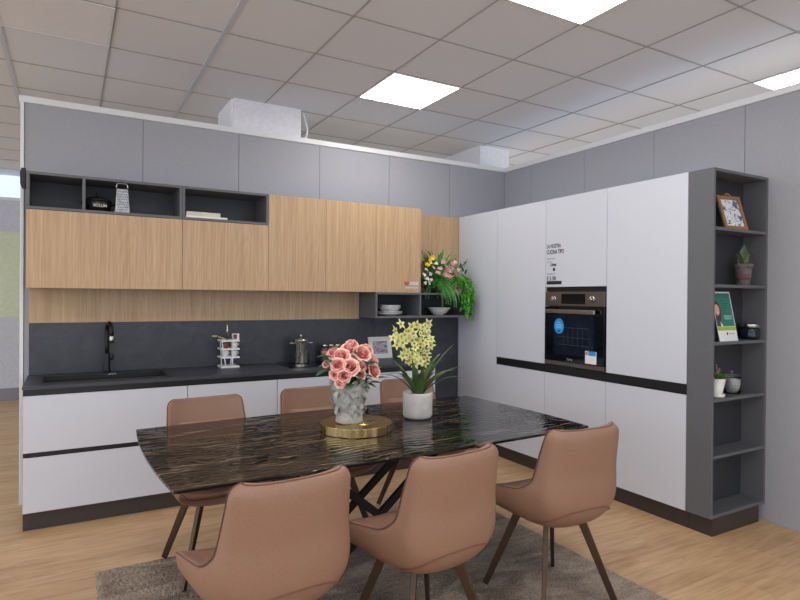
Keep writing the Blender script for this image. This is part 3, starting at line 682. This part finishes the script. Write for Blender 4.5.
def flowers(name, mat, pts, r):
    for p in pts:
        m = MB(); blossom(m, (0, 0, 0), r, 6); blossom(m, (0, 0, .004), r*.6, 5)
        d = Vector((random.uniform(-.5, .5), -1, random.uniform(.1, .9))).normalized()
        m.xf(Matrix.Translation(p) @ d.to_track_quat('Z', 'Y').to_matrix().to_4x4()); m.build(name, mat, fa, smooth=True)
PINKD = M('dusty_pink', (214, 160, 156), .6, var=.15); YEL = M('yellow_petal', (240, 208, 50), .6, var=.1); WHT = M('white_petal', (226, 226, 216), .6, var=.05)
V = Vector
flowers('yellow_flower', YEL, [at(429.5, 262, 'y', 4.45), at(432, 258, 'y', 4.46), at(427.5, 265, 'y', 4.45)], .034)
flowers('pink_flower', PINKD, [at(x, y, 'y', 4.42) for x, y in ((440, 269), (445, 266), (449, 271), (446, 275), (452, 264), (438, 273), (443, 262), (450, 277))], .030)
flowers('white_flower', WHT, [at(x, y, 'y', 4.45) for x, y in ((426, 270), (430, 274), (427, 279), (433, 268), (455, 262), (431, 280), (452, 268), (458, 270), (424, 275), (429, 283), (425, 283), (436, 264))], .024)

# ------------------------------------------------------------------ items on the worktop
hb = tag(MB().box(1.50, 2.08, 4.33, 4.71, .9005, .905).build('hob', GLASSBLK, bevel=.001), 'black glass hob set on the dark worktop under the pot', 'hob')
c = Vector((at(301, 350, 'y', 4.615).x, 4.615, .906))
t = thing('stock_pot', 'tall shiny steel stock pot with lid standing on the hob', 'pot', tuple(c))
POLS = M('polished_steel', (205, 202, 198), .13, metal=1., var=.04)
MB().lathe([(.064, 0), (.068, .004), (.068, .185), (.070, .190), (.066, .190), (0, .185)], tuple(c), 40).build('body', POLS, t, smooth=True, bevel=.001)
MB().lathe([(.071, .1905), (.071, .195), (.05, .206), (.015, .212), (0, .2125)], tuple(c), 40).build('lid', POLS, t, smooth=True)
MB().lathe([(.006, .212), (.006, .222), (.013, .230), (.011, .240), (0, .242)], tuple(c), 20).build('knob', POLS, t, smooth=True)
for s in (-1, 1): MB().tube([(c.x+s*.066, c.y-.02, c.z+.165), (c.x+s*.10, c.y-.02, c.z+.170), (c.x+s*.104, c.y, c.z+.172), (c.x+s*.10, c.y+.02, c.z+.170), (c.x+s*.066, c.y+.02, c.z+.165)], .006, 8).build('handle', POLS, t, smooth=True)
JG = M('spice_glass', (96, 92, 88), .15, var=.5, scale=(60, 60, 60))
for i, (px, y, cl) in enumerate(((324.5, 4.66, 'red'), (331, 4.66, 'blue'), (337.5, 4.66, 'blue'), (344, 4.66, 'red'))):
    c = Vector((at(px, 350, 'y', y).x, y, .906 if y < 4.71 else .901))
    t = thing('spice_jar', ['spice jar with steel lid and red label, nearest the stock pot', 'spice jar with blue label, second from the stock pot', 'spice jar with blue label, third from the stock pot', 'spice jar with red label, partly hidden by the roses'][i], 'jar', tuple(c), 'spice jars on the worktop')
    MB().lathe([(.027, 0), (.029, .003), (.029, .105), (.025, .118)], tuple(c), 20).build('body', JG, t, smooth=True)
    MB().lathe([(.0285, .1185), (.0285, .142), (.025, .145), (0, .145)], tuple(c), 20).build('lid', STEEL, t, smooth=True)
    MB().lathe([(.0296, .055), (.0296, .09)], tuple(c), 20, fn=lambda a, i: 1.01).build('paper_label', M('label_'+cl, (190, 110, 96) if cl == 'red' else (120, 130, 170), .6), t, smooth=True)
# white framed picture leaning on the splashback
PH = sketch_mat('beach_photo', [(.35, lin((90, 110, 150))), (.48, lin((190, 190, 200))), (.56, lin((170, 110, 100))), (.66, lin((70, 80, 110)))], (6, 6, 40), 1.)
c = at(381, 357, 'y', 4.66)
slab_frame('photo_frame', 'white carved photo frame leaning on the dark splashback', 'picture frame', (c.x+.022, 4.69, .9015), .235, .20, .22, M('white_carved_frame', (224, 224, 222), .6, bmp=.8, scale=(60, 60, 60)), PH, .042, .016)
# white tiered rack
c = Vector((at(228.5, 350, 'y', 4.64).x, 4.64, .9005)); W2 = .071
t = thing('tiered_rack', 'white four-tier utensil rack standing on the worktop', 'rack', tuple(c))
MB().box(c.x-W2, c.x+W2, c.y-W2, c.y+W2, c.z, c.z+.014).build('base', WHITE, t, bevel=.002)
for z in (.075, .14, .205):
    f = MB(); f.box(c.x-W2, c.x+W2, c.y-W2, c.y-W2+.012, c.z+z, c.z+z+.013); f.box(c.x-W2, c.x+W2, c.y+W2-.012, c.y+W2, c.z+z, c.z+z+.013)
    f.box(c.x-W2, c.x-W2+.012, c.y-W2+.012, c.y+W2-.012, c.z+z, c.z+z+.013); f.box(c.x+W2-.012, c.x+W2, c.y-W2+.012, c.y+W2-.012, c.z+z, c.z+z+.013)
    f.box(c.x-W2+.012, c.x+W2-.012, c.y-.006, c.y+.006, c.z+z, c.z+z+.012)
    f.build('tray', WHITE, t, bevel=.001)
po = MB(); po.bar((c.x+.015, c.y-.063, c.z+.014), (c.x+.02, c.y-.063, c.z+.215), .014, .008); po.bar((c.x-.035, c.y-.0625, c.z+.014), (c.x-.064, c.y-.0625, c.z+.205), .009, .006); po.bar((c.x+.03, c.y+.062, c.z+.014), (c.x+.055, c.y+.062, c.z+.215), .010, .007); po.bar((c.x-.04, c.y+.062, c.z+.014), (c.x-.05, c.y+.062, c.z+.215), .010, .007)
po.build('post', WHITE, t)
for i, (dx, dz, lab) in enumerate(((-.034, .089, 'small white cup in the second tier of the white rack, on the sink side'), (.034, .089, 'small white cup in the second tier of the white rack, on the pot side'), (-.034, .154, 'small red-lined cup in the third tier of the white rack'), (.036, .154, 'small white cup in the third tier of the white rack'))):
    red = i in (2,)
    cu = MB().lathe([(.018, 0), (.020, .004), (.027, .045), (.024, .045), (.019, .006), (0, .006)], (c.x+dx, c.y-.035, c.z+dz-.0005), 20)
    cu.tube([(c.x+dx+.025, c.y-.035, c.z+dz+.036), (c.x+dx+.036, c.y-.035, c.z+dz+.03), (c.x+dx+.022, c.y-.035, c.z+dz+.012)], .003, 6)
    tag(cu.build('cup', M('red_brown_glaze', (132, 70, 64), .3) if red else WHITEC, smooth=True), lab, 'cup', 'cups in the white rack')
sb = MB(); sb.box(c.x+.02, c.x+.07, c.y-.06, c.y-.02, c.z+.2185, c.z+.268)
sq = tag(sb.build('small_box', WHITEC, bevel=.003), 'small white box on the top tier of the white rack', 'box')
MB().box(c.x+.024, c.x+.05, c.y-.0615, c.y-.0602, c.z+.225, c.z+.262).build('red_print', M('dark_red_print', (120, 44, 50), .5), sq)
tag(MB().tube([(c.x-.012, c.y-.02, c.z+.219), (c.x-.014, c.y-.02, c.z+.29), (c.x-.016, c.y-.02, c.z+.36)], [.006, .008, .006], 10).build('steel_utensil', STEEL, smooth=True), 'upright steel utensil sticking up from the white rack', 'utensil')
spn = thing('spoon', 'pale spoon poking out of the white rack towards the sink', 'spoon', (c.x-.06, c.y-.04, c.z+.219))
MB().tube([(c.x-.02, c.y-.045, c.z+.222), (c.x-.09, c.y-.05, c.z+.245)], .004, 8).build('handle', M('pale_wood', (206, 186, 156), .6), spn, smooth=True)
MB().lathe([(0, -.008), (.02, -.004), (.024, .003), (0, .006)], (c.x-.118, c.y-.052, c.z+.252), 18).build('bowl', MATS['pale_wood'], spn, smooth=True)

# ------------------------------------------------------------------ rug
RXa, RXb, RYa, RYb = .12, 2.53, 1.45, 3.42
nx, ny = 420, 350; vs = []; fs = []
import mathutils.noise as mn
for j in range(ny+1):
    for i in range(nx+1):
        u, v = i/nx, j/ny; x = RXa+(RXb-RXa)*u; y = RYa+(RYb-RYa)*v
        e = min(u*(RXb-RXa), (1-u)*(RXb-RXa), v*(RYb-RYa), (1-v)*(RYb-RYa))
        n1 = mn.noise(Vector((x*9, y*14, 0))); n2 = mn.noise(Vector((x*70, y*70, 3))); 
        z = .010+.004*n1+.006*n2+random.uniform(-.002, .002)
        if e < .02: z = max(.001, z*(e/.02)**.5)
        if e < .006: x += .009*mn.noise(Vector((x*60, y*60, 9))); y += .009*mn.noise(Vector((x*60, y*60, 5)))
        vs.append((x, y, max(z, .001)))
for j in range(ny):
    for i in range(nx):
        a = j*(nx+1)+i; fs.append((a, a+1, a+nx+2, a+nx+1))
tag(MB().add(vs, fs).build('rug', RUGM, smooth=True), 'taupe shaggy rug under the dining table', 'rug')

# ------------------------------------------------------------------ table
tc = Vector((1.418, 2.81, 0)); TZ = .752
tb = thing('dining_table', 'dark rippled glass dining table with boat-shaped top', 'table', (0, 0, 0))
def boat(hl, hw, bl, bw, n=14):
    P = []
    for k in range(n): s = -1+2*k/n; P.append((s*hl, -hw-bw*(1-s*s)))
    for k in range(n): s = -1+2*k/n; P.append((hl+bl*(1-s*s), s*hw))
    for k in range(n): s = 1-2*k/n; P.append((s*hl, hw+bw*(1-s*s)))
    for k in range(n): s = 1-2*k/n; P.append((-hl-bl*(1-s*s), s*hw))
    return P
m = MB().prism(boat(1.100, .562, .028, .02), TZ-.014, TZ); m.build('tabletop', TABLEM, tb, bevel=.003)
m = MB().prism(boat(1.06, .525, .03, .02), TZ-.026, TZ-.0145); m.build('under_frame', BLACKMET, tb)
for s, yy in ((1, -.17), (1, .17)):
    MB().bar((-.50, yy, TZ-.027), (.37, yy-.0, .013), .042, .028, .036, .024, up=(0, 1, 0)).build('leg', BLACKMET, tb, bevel=.002)
    MB().bar((.50, yy+.034*(1 if yy < 0 else -1)*1.2, TZ-.027), (-.37, yy+.034*(1 if yy < 0 else -1)*1.2, .013), .042, .028, .036, .024, up=(0, 1, 0)).build('leg', BLACKMET, tb, bevel=.002)
MB().box(-.55, .55, -.22, .22, TZ-.036, TZ-.0265).build('mounting_plate', BLACKMET, tb)
tb.location = tc; tb.rotation_euler = (0, 0, R_(1.2))

# ------------------------------------------------------------------ chairs
def cr(P, t):
    n = len(P)-1; x = t*n; i = min(int(x), n-1); f = x-i
    g_ = lambda k: P[max(0, min(n, k))]
    p0, p1, p2, p3 = g_(i-1), g_(i), g_(i+1), g_(i+2)
    return [.5*((2*b)+(-a+c)*f+(2*a-5*b+4*c-d)*f*f+(-a+3*b-3*c+d)*f**3) for a, b, c, d in zip(p0, p1, p2, p3)]
# y, z, half width, edge dy, edge dz
KN = [(.268, .458, .210, -.014, .012), (.246, .484, .245, -.004, .022), (.14, .494, .258, 0, .048), (.03, .490, .260, -.005, .074), (-.07, .486, .252, -.02, .100),
      (-.150, .500, .232, .004, .128), (-.188, .565, .220, .034, .100), (-.208, .660, .212, .044, .054), (-.226, .760, .205, .042, .024), (-.240, .836, .198, .032, .014), (-.243, .864, .166, .024, .008)]
TK = [(.072,), (.098,), (.105,), (.105,), (.105,), (.110,), (.085,), (.062,), (.055,), (.045,), (.026,)]
def S_in(u, v):
    y, z, w, ey, ez = cr(KN, v); k = abs(u)**2.6
    return Vector((w*math.copysign(abs(u)**.92, u) if u else 0, y+ey*k, z+ez*k))
def S_n(u, v):
    e = 1e-3
    a = S_in(min(1, u+e), v)-S_in(max(-1, u-e), v); b = S_in(u, min(1, v+e))-S_in(u, max(0, v-e))
    n = b.cross(a); n.normalize(); return n
def S_out(u, v):
    y, z, w, ey, ez = cr(KN, v); t = cr(TK, v)[0]
    a0 = cr(KN, min(1, v+.01)); a1 = cr(KN, max(0, v-.01)); d = Vector((0, a0[0]-a1[0], a0[1]-a1[1])).normalized()
    n = d.cross(Vector((1, 0, 0)))
    c = Vector((0, y, z))-n*t; th = u*PI/2; sn = abs(math.sin(th))**.80; cs = abs(math.cos(th))**.62 if abs(u) < .999 else 0.
    rim = Vector((0, y+ey, z+ez))-n*.006
    p = rim+(c-rim)*cs; p.x = math.copysign((w+.012)*sn, u) if u else 0
    return p
def S_on(u, v):
    e = 1e-3
    a = S_out(min(.99, u+e), v)-S_out(max(-.99, u-e), v); b = S_out(u, min(1, v+e))-S_out(u, max(0, v-e))
    n = a.cross(b); n.normalize(); return n
def make_chair():
    root = thing('dining_chair', 'tan leatherette dining chair', 'chair')
    nu, nv = 20, 30; m = MB(); vs = []; fs = []
    us = [-1+2*i/nu for i in range(nu+1)]; vv = [j/nv for j in range(nv+1)]
    for v in vv:
        for u in us: vs.append(S_in(u, v))
    o = len(vs)
    for v in vv:
        for u in us: vs.append(S_out(u, v))
    W = nu+1
    for j in range(nv):
        for i in range(nu):
            a = j*W+i; fs.append((a, a+1, a+W+1, a+W)); fs.append((o+a, o+a+W, o+a+W+1, o+a+1))
    rim = [i for i in range(W)]+[j*W+nu for j in range(1, nv+1)]+[nv*W+i for i in range(nu-1, -1, -1)]+[j*W for j in range(nv-1, 0, -1)]
    for k in range(len(rim)):
        a, b = rim[k], rim[(k+1) % len(rim)]; fs.append((b, a, o+a, o+b))
    m.add(vs, fs); sm = m.build('seat_shell', LEATHER, root, smooth=True, sub=1)
    pp = []
    for k in rim:
        a = Vector(vs[k]); b = Vector(vs[o+k]); pp.append(a+(b-a)*.8)
    MB().tube(pp, .0026, 6, closed=True).build('piping', LEATHERD, root, smooth=True)
    # lumbar pad
    lp = MB(); nu2, nv2 = 14, 8; g1 = []; 
    for j in range(nv2+1):
        for i in range(nu2+1):
            u = -.80+1.6*i/nu2; v = .53+.245*j/nv2; e = 1.7*(1-(abs(u)/.8)**4)*math.sin(PI*j/nv2)**.35 if 0 < j < nv2 else 0
            g1.append(S_in(u, v)+S_n(u, v)*(.020*max(0, e)-.002))
    lf_ = []
    for j in range(nv2):
        for i in range(nu2): a = j*(nu2+1)+i; lf_.append((a, a+1, a+nu2+2, a+nu2+1))
    lp.add(g1, lf_).build('lumbar_pad', LEATHER, root, smooth=True, sub=1)
    # crescent seam low on the outside of the back
    pts = []
    for k in range(25):
        u = -.56+1.12*k/24; v = .440+.125*math.sqrt(max(0, 1-(u/.57)**2)); pts.append(S_out(u, v)+S_on(u, v)*.0002)
    MB().tube(pts, .0030, 6).build('back_seam', M('leather_seam', (122, 82, 64), .55), root, smooth=True)
    MB().lathe([(.10, 0), (.105, .004), (.105, .018), (.09, .024), (0, .024)], (0, 0, .392), 24).build('mounting_plate', BLACKMET, root, smooth=True)
    for i in (-1, 1):
        for j in (-1, 1):
            q = MB(); q.bar((i*.100, j*.095, .412), (i*.222, j*.218, 0), .040, .024, .030, .018, up=(i*1., -j*1., 0)); q.build('leg', BRONZE, root, bevel=.003)
    return root
ch = make_chair()
spots = [(.618, 2.03, 5, 'tan dining chair seen from behind, nearest the wide sink drawers', .014),
         (1.262, 2.02, 6, 'tan leatherette dining chair seen from behind, directly below the potted orchid', .014),
         (2.05, 2.085, -3, 'tan leatherette dining chair seen from behind, in front of the oven cabinets', .014),
         (.695, 3.207, 184, 'tan leatherette dining chair facing us across the table, in front of the drawers', .012),
         (1.37, 3.30, 182, 'tan leatherette dining chair facing us, half hidden behind the rose vase', .008),
         (2.11, 3.36, 180, 'tan leatherette dining chair facing us, half hidden behind the potted orchid', .010)]
for i, (x, y, a, lab, z) in enumerate(spots):
    o = ch if i == 0 else copy_tree(ch)
    o.location = (x, y, z); o.rotation_euler = (0, 0, R_(a)); tag(o, lab, 'chair', 'tan chairs around the dining table')

# ------------------------------------------------------------------ table pieces
c = at(356.5, 421.5, 'z', TZ+.046); c = Vector((c.x, c.y, TZ+.001))
BRASS = M('brushed_brass', (198, 170, 118), .26, metal=1., var=.12, scale=(3, 60, 3))
tr_ = thing('brass_tray', 'round brushed brass stand with scalloped edge under the rose vase', 'tray', tuple(c))
sc = lambda a, i: 1+.045*abs(math.sin(a*4+.5))**.6-.02
MB().prism([(c.x+.188*sc(2*PI*k/180, 0)*math.cos(2*PI*k/180), c.y+.188*sc(2*PI*k/180, 0)*math.sin(2*PI*k/180)) for k in range(180)], c.z, c.z+.045).build('plate', BRASS, tr_, bevel=.002)
MB().lathe([(.10, .0455), (.10, .0465), (0, .0467)], tuple(c), 48).build('centre_disc', BRASS, tr_, smooth=True)
# vase
vb = at(349.5, 422, 'z', TZ+.048); vb = Vector((vb.x, vb.y, TZ+.0485))
PLAS = M('grey_plaster', (170, 169, 164), .8, var=.15, scale=(60, 60, 60), bmp=.6)
vs_ = thing('leaf_relief_vase', 'grey plaster vase covered in carved leaves on the brass stand', 'vase', tuple(vb))
prof = [(.062, 0), (.068, .008), (.066, .03), (.055, .05), (.058, .065), (.075, .10), (.086, .14), (.092, .18), (.090, .205), (.082, .205), (.084, .18), (.06, .10), (0, .09)]
MB().lathe(prof, tuple(vb), 40, fn=lambda a, i: 1.06+.03*math.sin(a*7+i)).build('body', PLAS, vs_, smooth=True)
lv = MB()
for r in range(10):
    z = .055+.0165*r; rad = .058+.036*min(1, r/6)
    for k in range(13):
        a = 2*PI*(k+.5*(r % 2))/13+random.uniform(-.15, .15)
        p = vb+Vector((math.cos(a)*rad, math.sin(a)*rad, z)); lv.blade(p, a+random.uniform(-.5, .5), random.uniform(1.0, 1.5)*(1 if random.random() > .3 else -1), .034, .034, random.uniform(.2, .9), n=5, fold=.6)
lv.build('leaf_relief', PLAS, vs_, smooth=True)
# roses
def rose_mesh(r=1.):
    m = MB()
    for ring, (n, rad, h, open_) in enumerate(((3, .11, 1.02, .0), (4, .27, 1.0, .02), (5, .46, .95, .14), (6, .68, .80, .42), (7, .86, .52, .95))):
        for k in range(n):
            a0 = 2*PI*(k/n)+ring*.7; half = 2*PI/n*.72; vs = []; fs = []; tips = []
            nj, ni = 5, 6
            for j in range(nj+1):
                t = j/nj
                for i in range(ni+1):
                    s = -1+2*i/ni; a = a0+half*s*(.35+.65*math.sin(PI*(.15+.7*t)))
                    rr = rad*(.35+.65*t**.6)*(1-(.30 if ring < 3 else .1)*max(0, t-.45))+open_*.28*max(0, t-.55)**1.2*2*(1+.25*math.cos(3*s+ring))
                    z = h*(t**.85)*(1-.16*s*s*t)-.28*open_*max(0, t-.7)*2
                    vs.append((r*rr*math.cos(a), r*rr*math.sin(a), r*z)); tips.append(min(1, t**2.2*.95*(.75+.25*random.random())+(.25 if ring == 4 and t < .5 else 0)))
            for j in range(nj):
                for i in range(ni): q = j*(ni+1)+i; fs.append((q, q+1, q+ni+2, q+ni+1))
            m.add(vs, fs, tips)
    return m
bq0 = vb+Vector((0, 0, .20))
bq = thing('rose_bouquet', 'bouquet of coral pink roses in the grey plaster vase', 'flowers', tuple(bq0))
rp = None
YV = vb.y
def rose_at(px, py, dy, size, idx):
    global rp
    p = at(px, py, 'y', YV+dy)
    dirv = (p-(bq0+Vector((0, .02, 0.02)))).normalized(); dirv = (dirv+Vector((-.25, -.75, .15))).normalized()
    if rp is None:
        rp = rose_mesh(1.).build('rose', ROSEM, bq, smooth=True); o = rp
    else:
        o = rp.copy(); C.objects.link(o); o.parent = bq
    # mesh of the first rose sits relative to bq; neutralise and place
    o.location = p-bq0-dirv*size*.35; o.rotation_mode = 'QUATERNION'; o.rotation_quaternion = dirv.to_track_quat('Z', 'Y') @ Matrix.Rotation(idx*1.3, 3, 'Z').to_quaternion(); o.scale = (size, size, size)
_off = bq0
RS = [(349, 349, .02, .048), (341, 356, -.03, .05), (362, 353, -.02, .055), (334, 353, .0, .04), (338, 365, -.06, .042), (350, 367, -.08, .052), (372, 360, .02, .046), (374, 371, -.03, .048), (343, 376, -.08, .044), (361, 366, -.05, .034), (361, 374, -.06, .032), (326, 364, .0, .022), (354, 358, -.01, .04), (367, 349, .04, .04), (340, 383, -.075, .030), (335, 374, -.06, .034), (352, 344, .03, .036)]
for i, a in enumerate(RS): rose_at(*a, i)
# the rose master mesh was shifted by the bouquet's origin when built: undo it
for v_ in rp.data.vertices: v_.co += bq0
lv = MB()
for px, py, dy, az in ((325, 357, 0, 2.8), (323, 371, 0, 3.3), (331, 362, -.04, 3.3), (328, 372, -.03, 3.6), (381, 379, 0, -.3), (369, 384, -.05, -.8), (366, 377, -.05, -1.2), (373, 361, -.05, -.4), (369, 364, -.07, -1.5), (357, 381, -.09, -1.5), (350, 384, -.09, -1.9), (363, 385, -.08, -1.0), (357, 352, -.03, 1.5), (379, 368, .03, 0), (344, 371, -.06, -2), (332, 347, .02, 2.5), (360, 347, .03, 1.), (326, 367, .02, 3.2), (375, 383, -.03, -.5)):
    p = at(px, py, 'y', YV+dy); lv.blade(p-Vector((math.cos(az), math.sin(az), 0))*.03, az, random.uniform(-.2, .3), .075, .056, .4, n=6)
for k in range(60):
    a = random.uniform(0, 6.3); rr = random.uniform(.01, .08); lv.blade(bq0+Vector((rr*math.cos(a), rr*math.sin(a), random.uniform(-.02, .10))), a, random.uniform(-.2, 1.), .06, .035, .5, n=5)
lv.build('leaf', M('rose_leaf', (66, 108, 66), .5, var=.4, scale=(30, 30, 30)), bq, smooth=True)
sm_ = MB()
for k in range(9): a = 2*PI*k/9; sm_.tube([vb+Vector((.02*math.cos(a), .02*math.sin(a), .12)), bq0+Vector((.05*math.cos(a), .05*math.sin(a), .06))], .003, 6)
sm_.build('stem', GREEN3, bq)

# orchid
oc = at(417.5, 417.5, 'z', TZ); oc = Vector((oc.x, oc.y+.0, TZ+.001))
od = thing('potted_orchid', 'yellow-green orchid in a round white concrete pot on the table', 'plant', tuple(oc))
CONC = M('white_concrete', (208, 204, 200), .75, var=.09, scale=(22, 22, 22), bmp=.4)
MB().lathe([(.070, 0), (.080, .004), (.087, .02), (.088, .135), (.0875, .150), (.085, .152), (.080, .152), (.078, .13), (0, .128)], tuple(oc), 44).build('pot', CONC, od, smooth=True)
MB().lathe([(.078, .1295), (.06, .136), (0, .14)], tuple(oc), 24, fn=lambda a, i: 1-.06*abs(math.sin(a*7))).build('moss', M('moss', (60, 58, 36), .9, var=.4, scale=(80, 80, 80), bmp=1.), od, smooth=True)
ob = oc+Vector((0, 0, .125))
LV = [(-2.75, 1.05, .33, 1.5), (-2.6, .95, .30, 1.2), (2.9, 1.0, .30, 1.5), (-2.9, 1.15, .28, 1.0), (-.2, 1.15, .36, .5), (-.45, .95, .32, 1.0), (-.6, .85, .30, 1.3), (-.1, 1.0, .30, 1.4), (.3, 1.2, .30, .8), (-1.3, 1.2, .22, .9), (-2.0, 1.15, .24, 1.0), (2.2, 1.2, .26, .7), (1.2, 1.2, .26, .7), (-1.0, 1.25, .28, .7), (-2.4, 1.3, .24, .4), (-.7, 1.3, .24, .4), (-1.7, 1.35, .2, .4), (3.1, 1.25, .22, .6)]
for az, el, L, dr in LV:
    MB().blade(ob+Vector((.02*math.cos(az), .02*math.sin(az), 0)), az, el, L*1.05, .040, dr, n=12, fold=.3).build('leaf', M('orchid_leaf', (84, 108, 62), .32, var=.35, scale=(14, 14, 14)), od, smooth=True)
for dx, dy, h in ((-.02, 0, .36), (.03, -.01, .38), (.0, .02, .33)):
    MB().tube([ob+Vector((dx*.3, dy*.3, 0)), ob+Vector((dx*.7, dy, h*.5)), ob+Vector((dx, dy, h))], [.0045, .004, .003], 6).build('stem', GREEN3, od, smooth=True)
def star(mb, r):
    for k in range(5): mb.blade((0, 0, 0), 2*PI*k/5, .35, r, r*.50, .7, n=5, fold=.25)
    mb.lathe([(.0, 0), (r*.16, r*.1), (r*.2, r*.3), (0, r*.35)], (0, 0, 0), 6)
fl0 = None; k = 0; OY = oc.y
FP = [(300+a/4.286, 310+b/4.286) for a, b in ((430,62),(405,90),(418,115),(400,120),(430,120),(415,150),(445,170),(440,195),(455,220),(470,215),(478,70),(485,100),(465,90),(500,62),(510,85),(525,75),(548,55),(545,80),(540,100),(560,125),(520,115),(500,130),(480,130),(460,120),(515,145),(540,140),(560,150),(490,160),(505,175),(525,165),(545,180),(480,185),(460,180),(500,200),(520,200),(545,205),(480,215),(495,230),(535,230),(515,220),(440,140),(450,105))]
for i, (x, y) in enumerate(FP):
    p = at(x, y, 'y', OY+random.uniform(-.05, .03)); d = (Vector((random.uniform(-.8, .6), -1, random.uniform(-.3, .5)))).normalized()
    if fl0 is None:
        m = MB(); star(m, 1.); m.v = [tuple(Vector(v)+oc) for v in m.v]; fl0 = m.build('flower', ORCHM, od, smooth=True); o = fl0
    else: o = fl0.copy(); C.objects.link(o); o.parent = od
    s = random.uniform(.030, .037); o.location = p-oc; o.rotation_mode = 'QUATERNION'; o.rotation_quaternion = d.to_track_quat('Z', 'Y') @ Matrix.Rotation(random.uniform(0, 6), 3, 'Z').to_quaternion(); o.scale = (s, s, s)

# small pieces belong to the part that carries them
SUBS = {('dining_chair', 'piping'): 'seat_shell', ('dining_chair', 'back_seam'): 'seat_shell', ('dining_chair', 'lumbar_pad'): 'seat_shell', ('oven', 'handle'): 'door', ('oven', 'window'): 'door', ('oven', 'rack'): 'door', ('oven', 'lettering'): 'door',
        ('oven', 'display'): 'control_panel', ('oven', 'knob'): 'control_panel', ('casserole', 'knob'): 'lid', ('stock_pot', 'knob'): 'lid', ('casserole', 'lettering'): 'body', ('kitchen_tap', 'spray_head'): 'spout', ('potted_succulent', 'pot_band'): 'pot', ('spice_jar', 'paper_label'): 'body'}
for root in [o for o in C.objects if o.parent is None]:
    rn = root.name.split('.')[0]; kids = list(root.children)
    for k_ in kids:
        pn_ = SUBS.get((rn, k_.name.split('.')[0]))
        if pn_:
            for q_ in kids:
                if q_.name.split('.')[0] == pn_: k_.parent = q_; break

# ------------------------------------------------------------------ world, camera, colour
wd = bpy.data.worlds.new('hall_light'); bpy.context.scene.world = wd; wd.use_nodes = True
bg = wd.node_tree.nodes['Background']; bg.inputs['Color'].default_value = (.84, .92, 1., 1); bg.inputs['Strength'].default_value = 1.6
cd = bpy.data.cameras.new('camera'); cam = bpy.data.objects.new('camera', cd); C.objects.link(cam)
cd.sensor_fit = 'HORIZONTAL'; cd.sensor_width = 36; cd.lens = FPX/800*36; cd.clip_start = .02
mw = Matrix(((_R3.x, _U3.x, -_F2.x, 0), (_R3.y, _U3.y, -_F2.y, 0), (_R3.z, _U3.z, -_F2.z, CAMZ), (0, 0, 0, 1)))
cam.matrix_world = mw
bpy.context.scene.camera = cam
vs2 = bpy.context.scene.view_settings; vs2.view_transform = 'Standard'; vs2.look = 'None'; vs2.exposure = .2; vs2.gamma = 1.
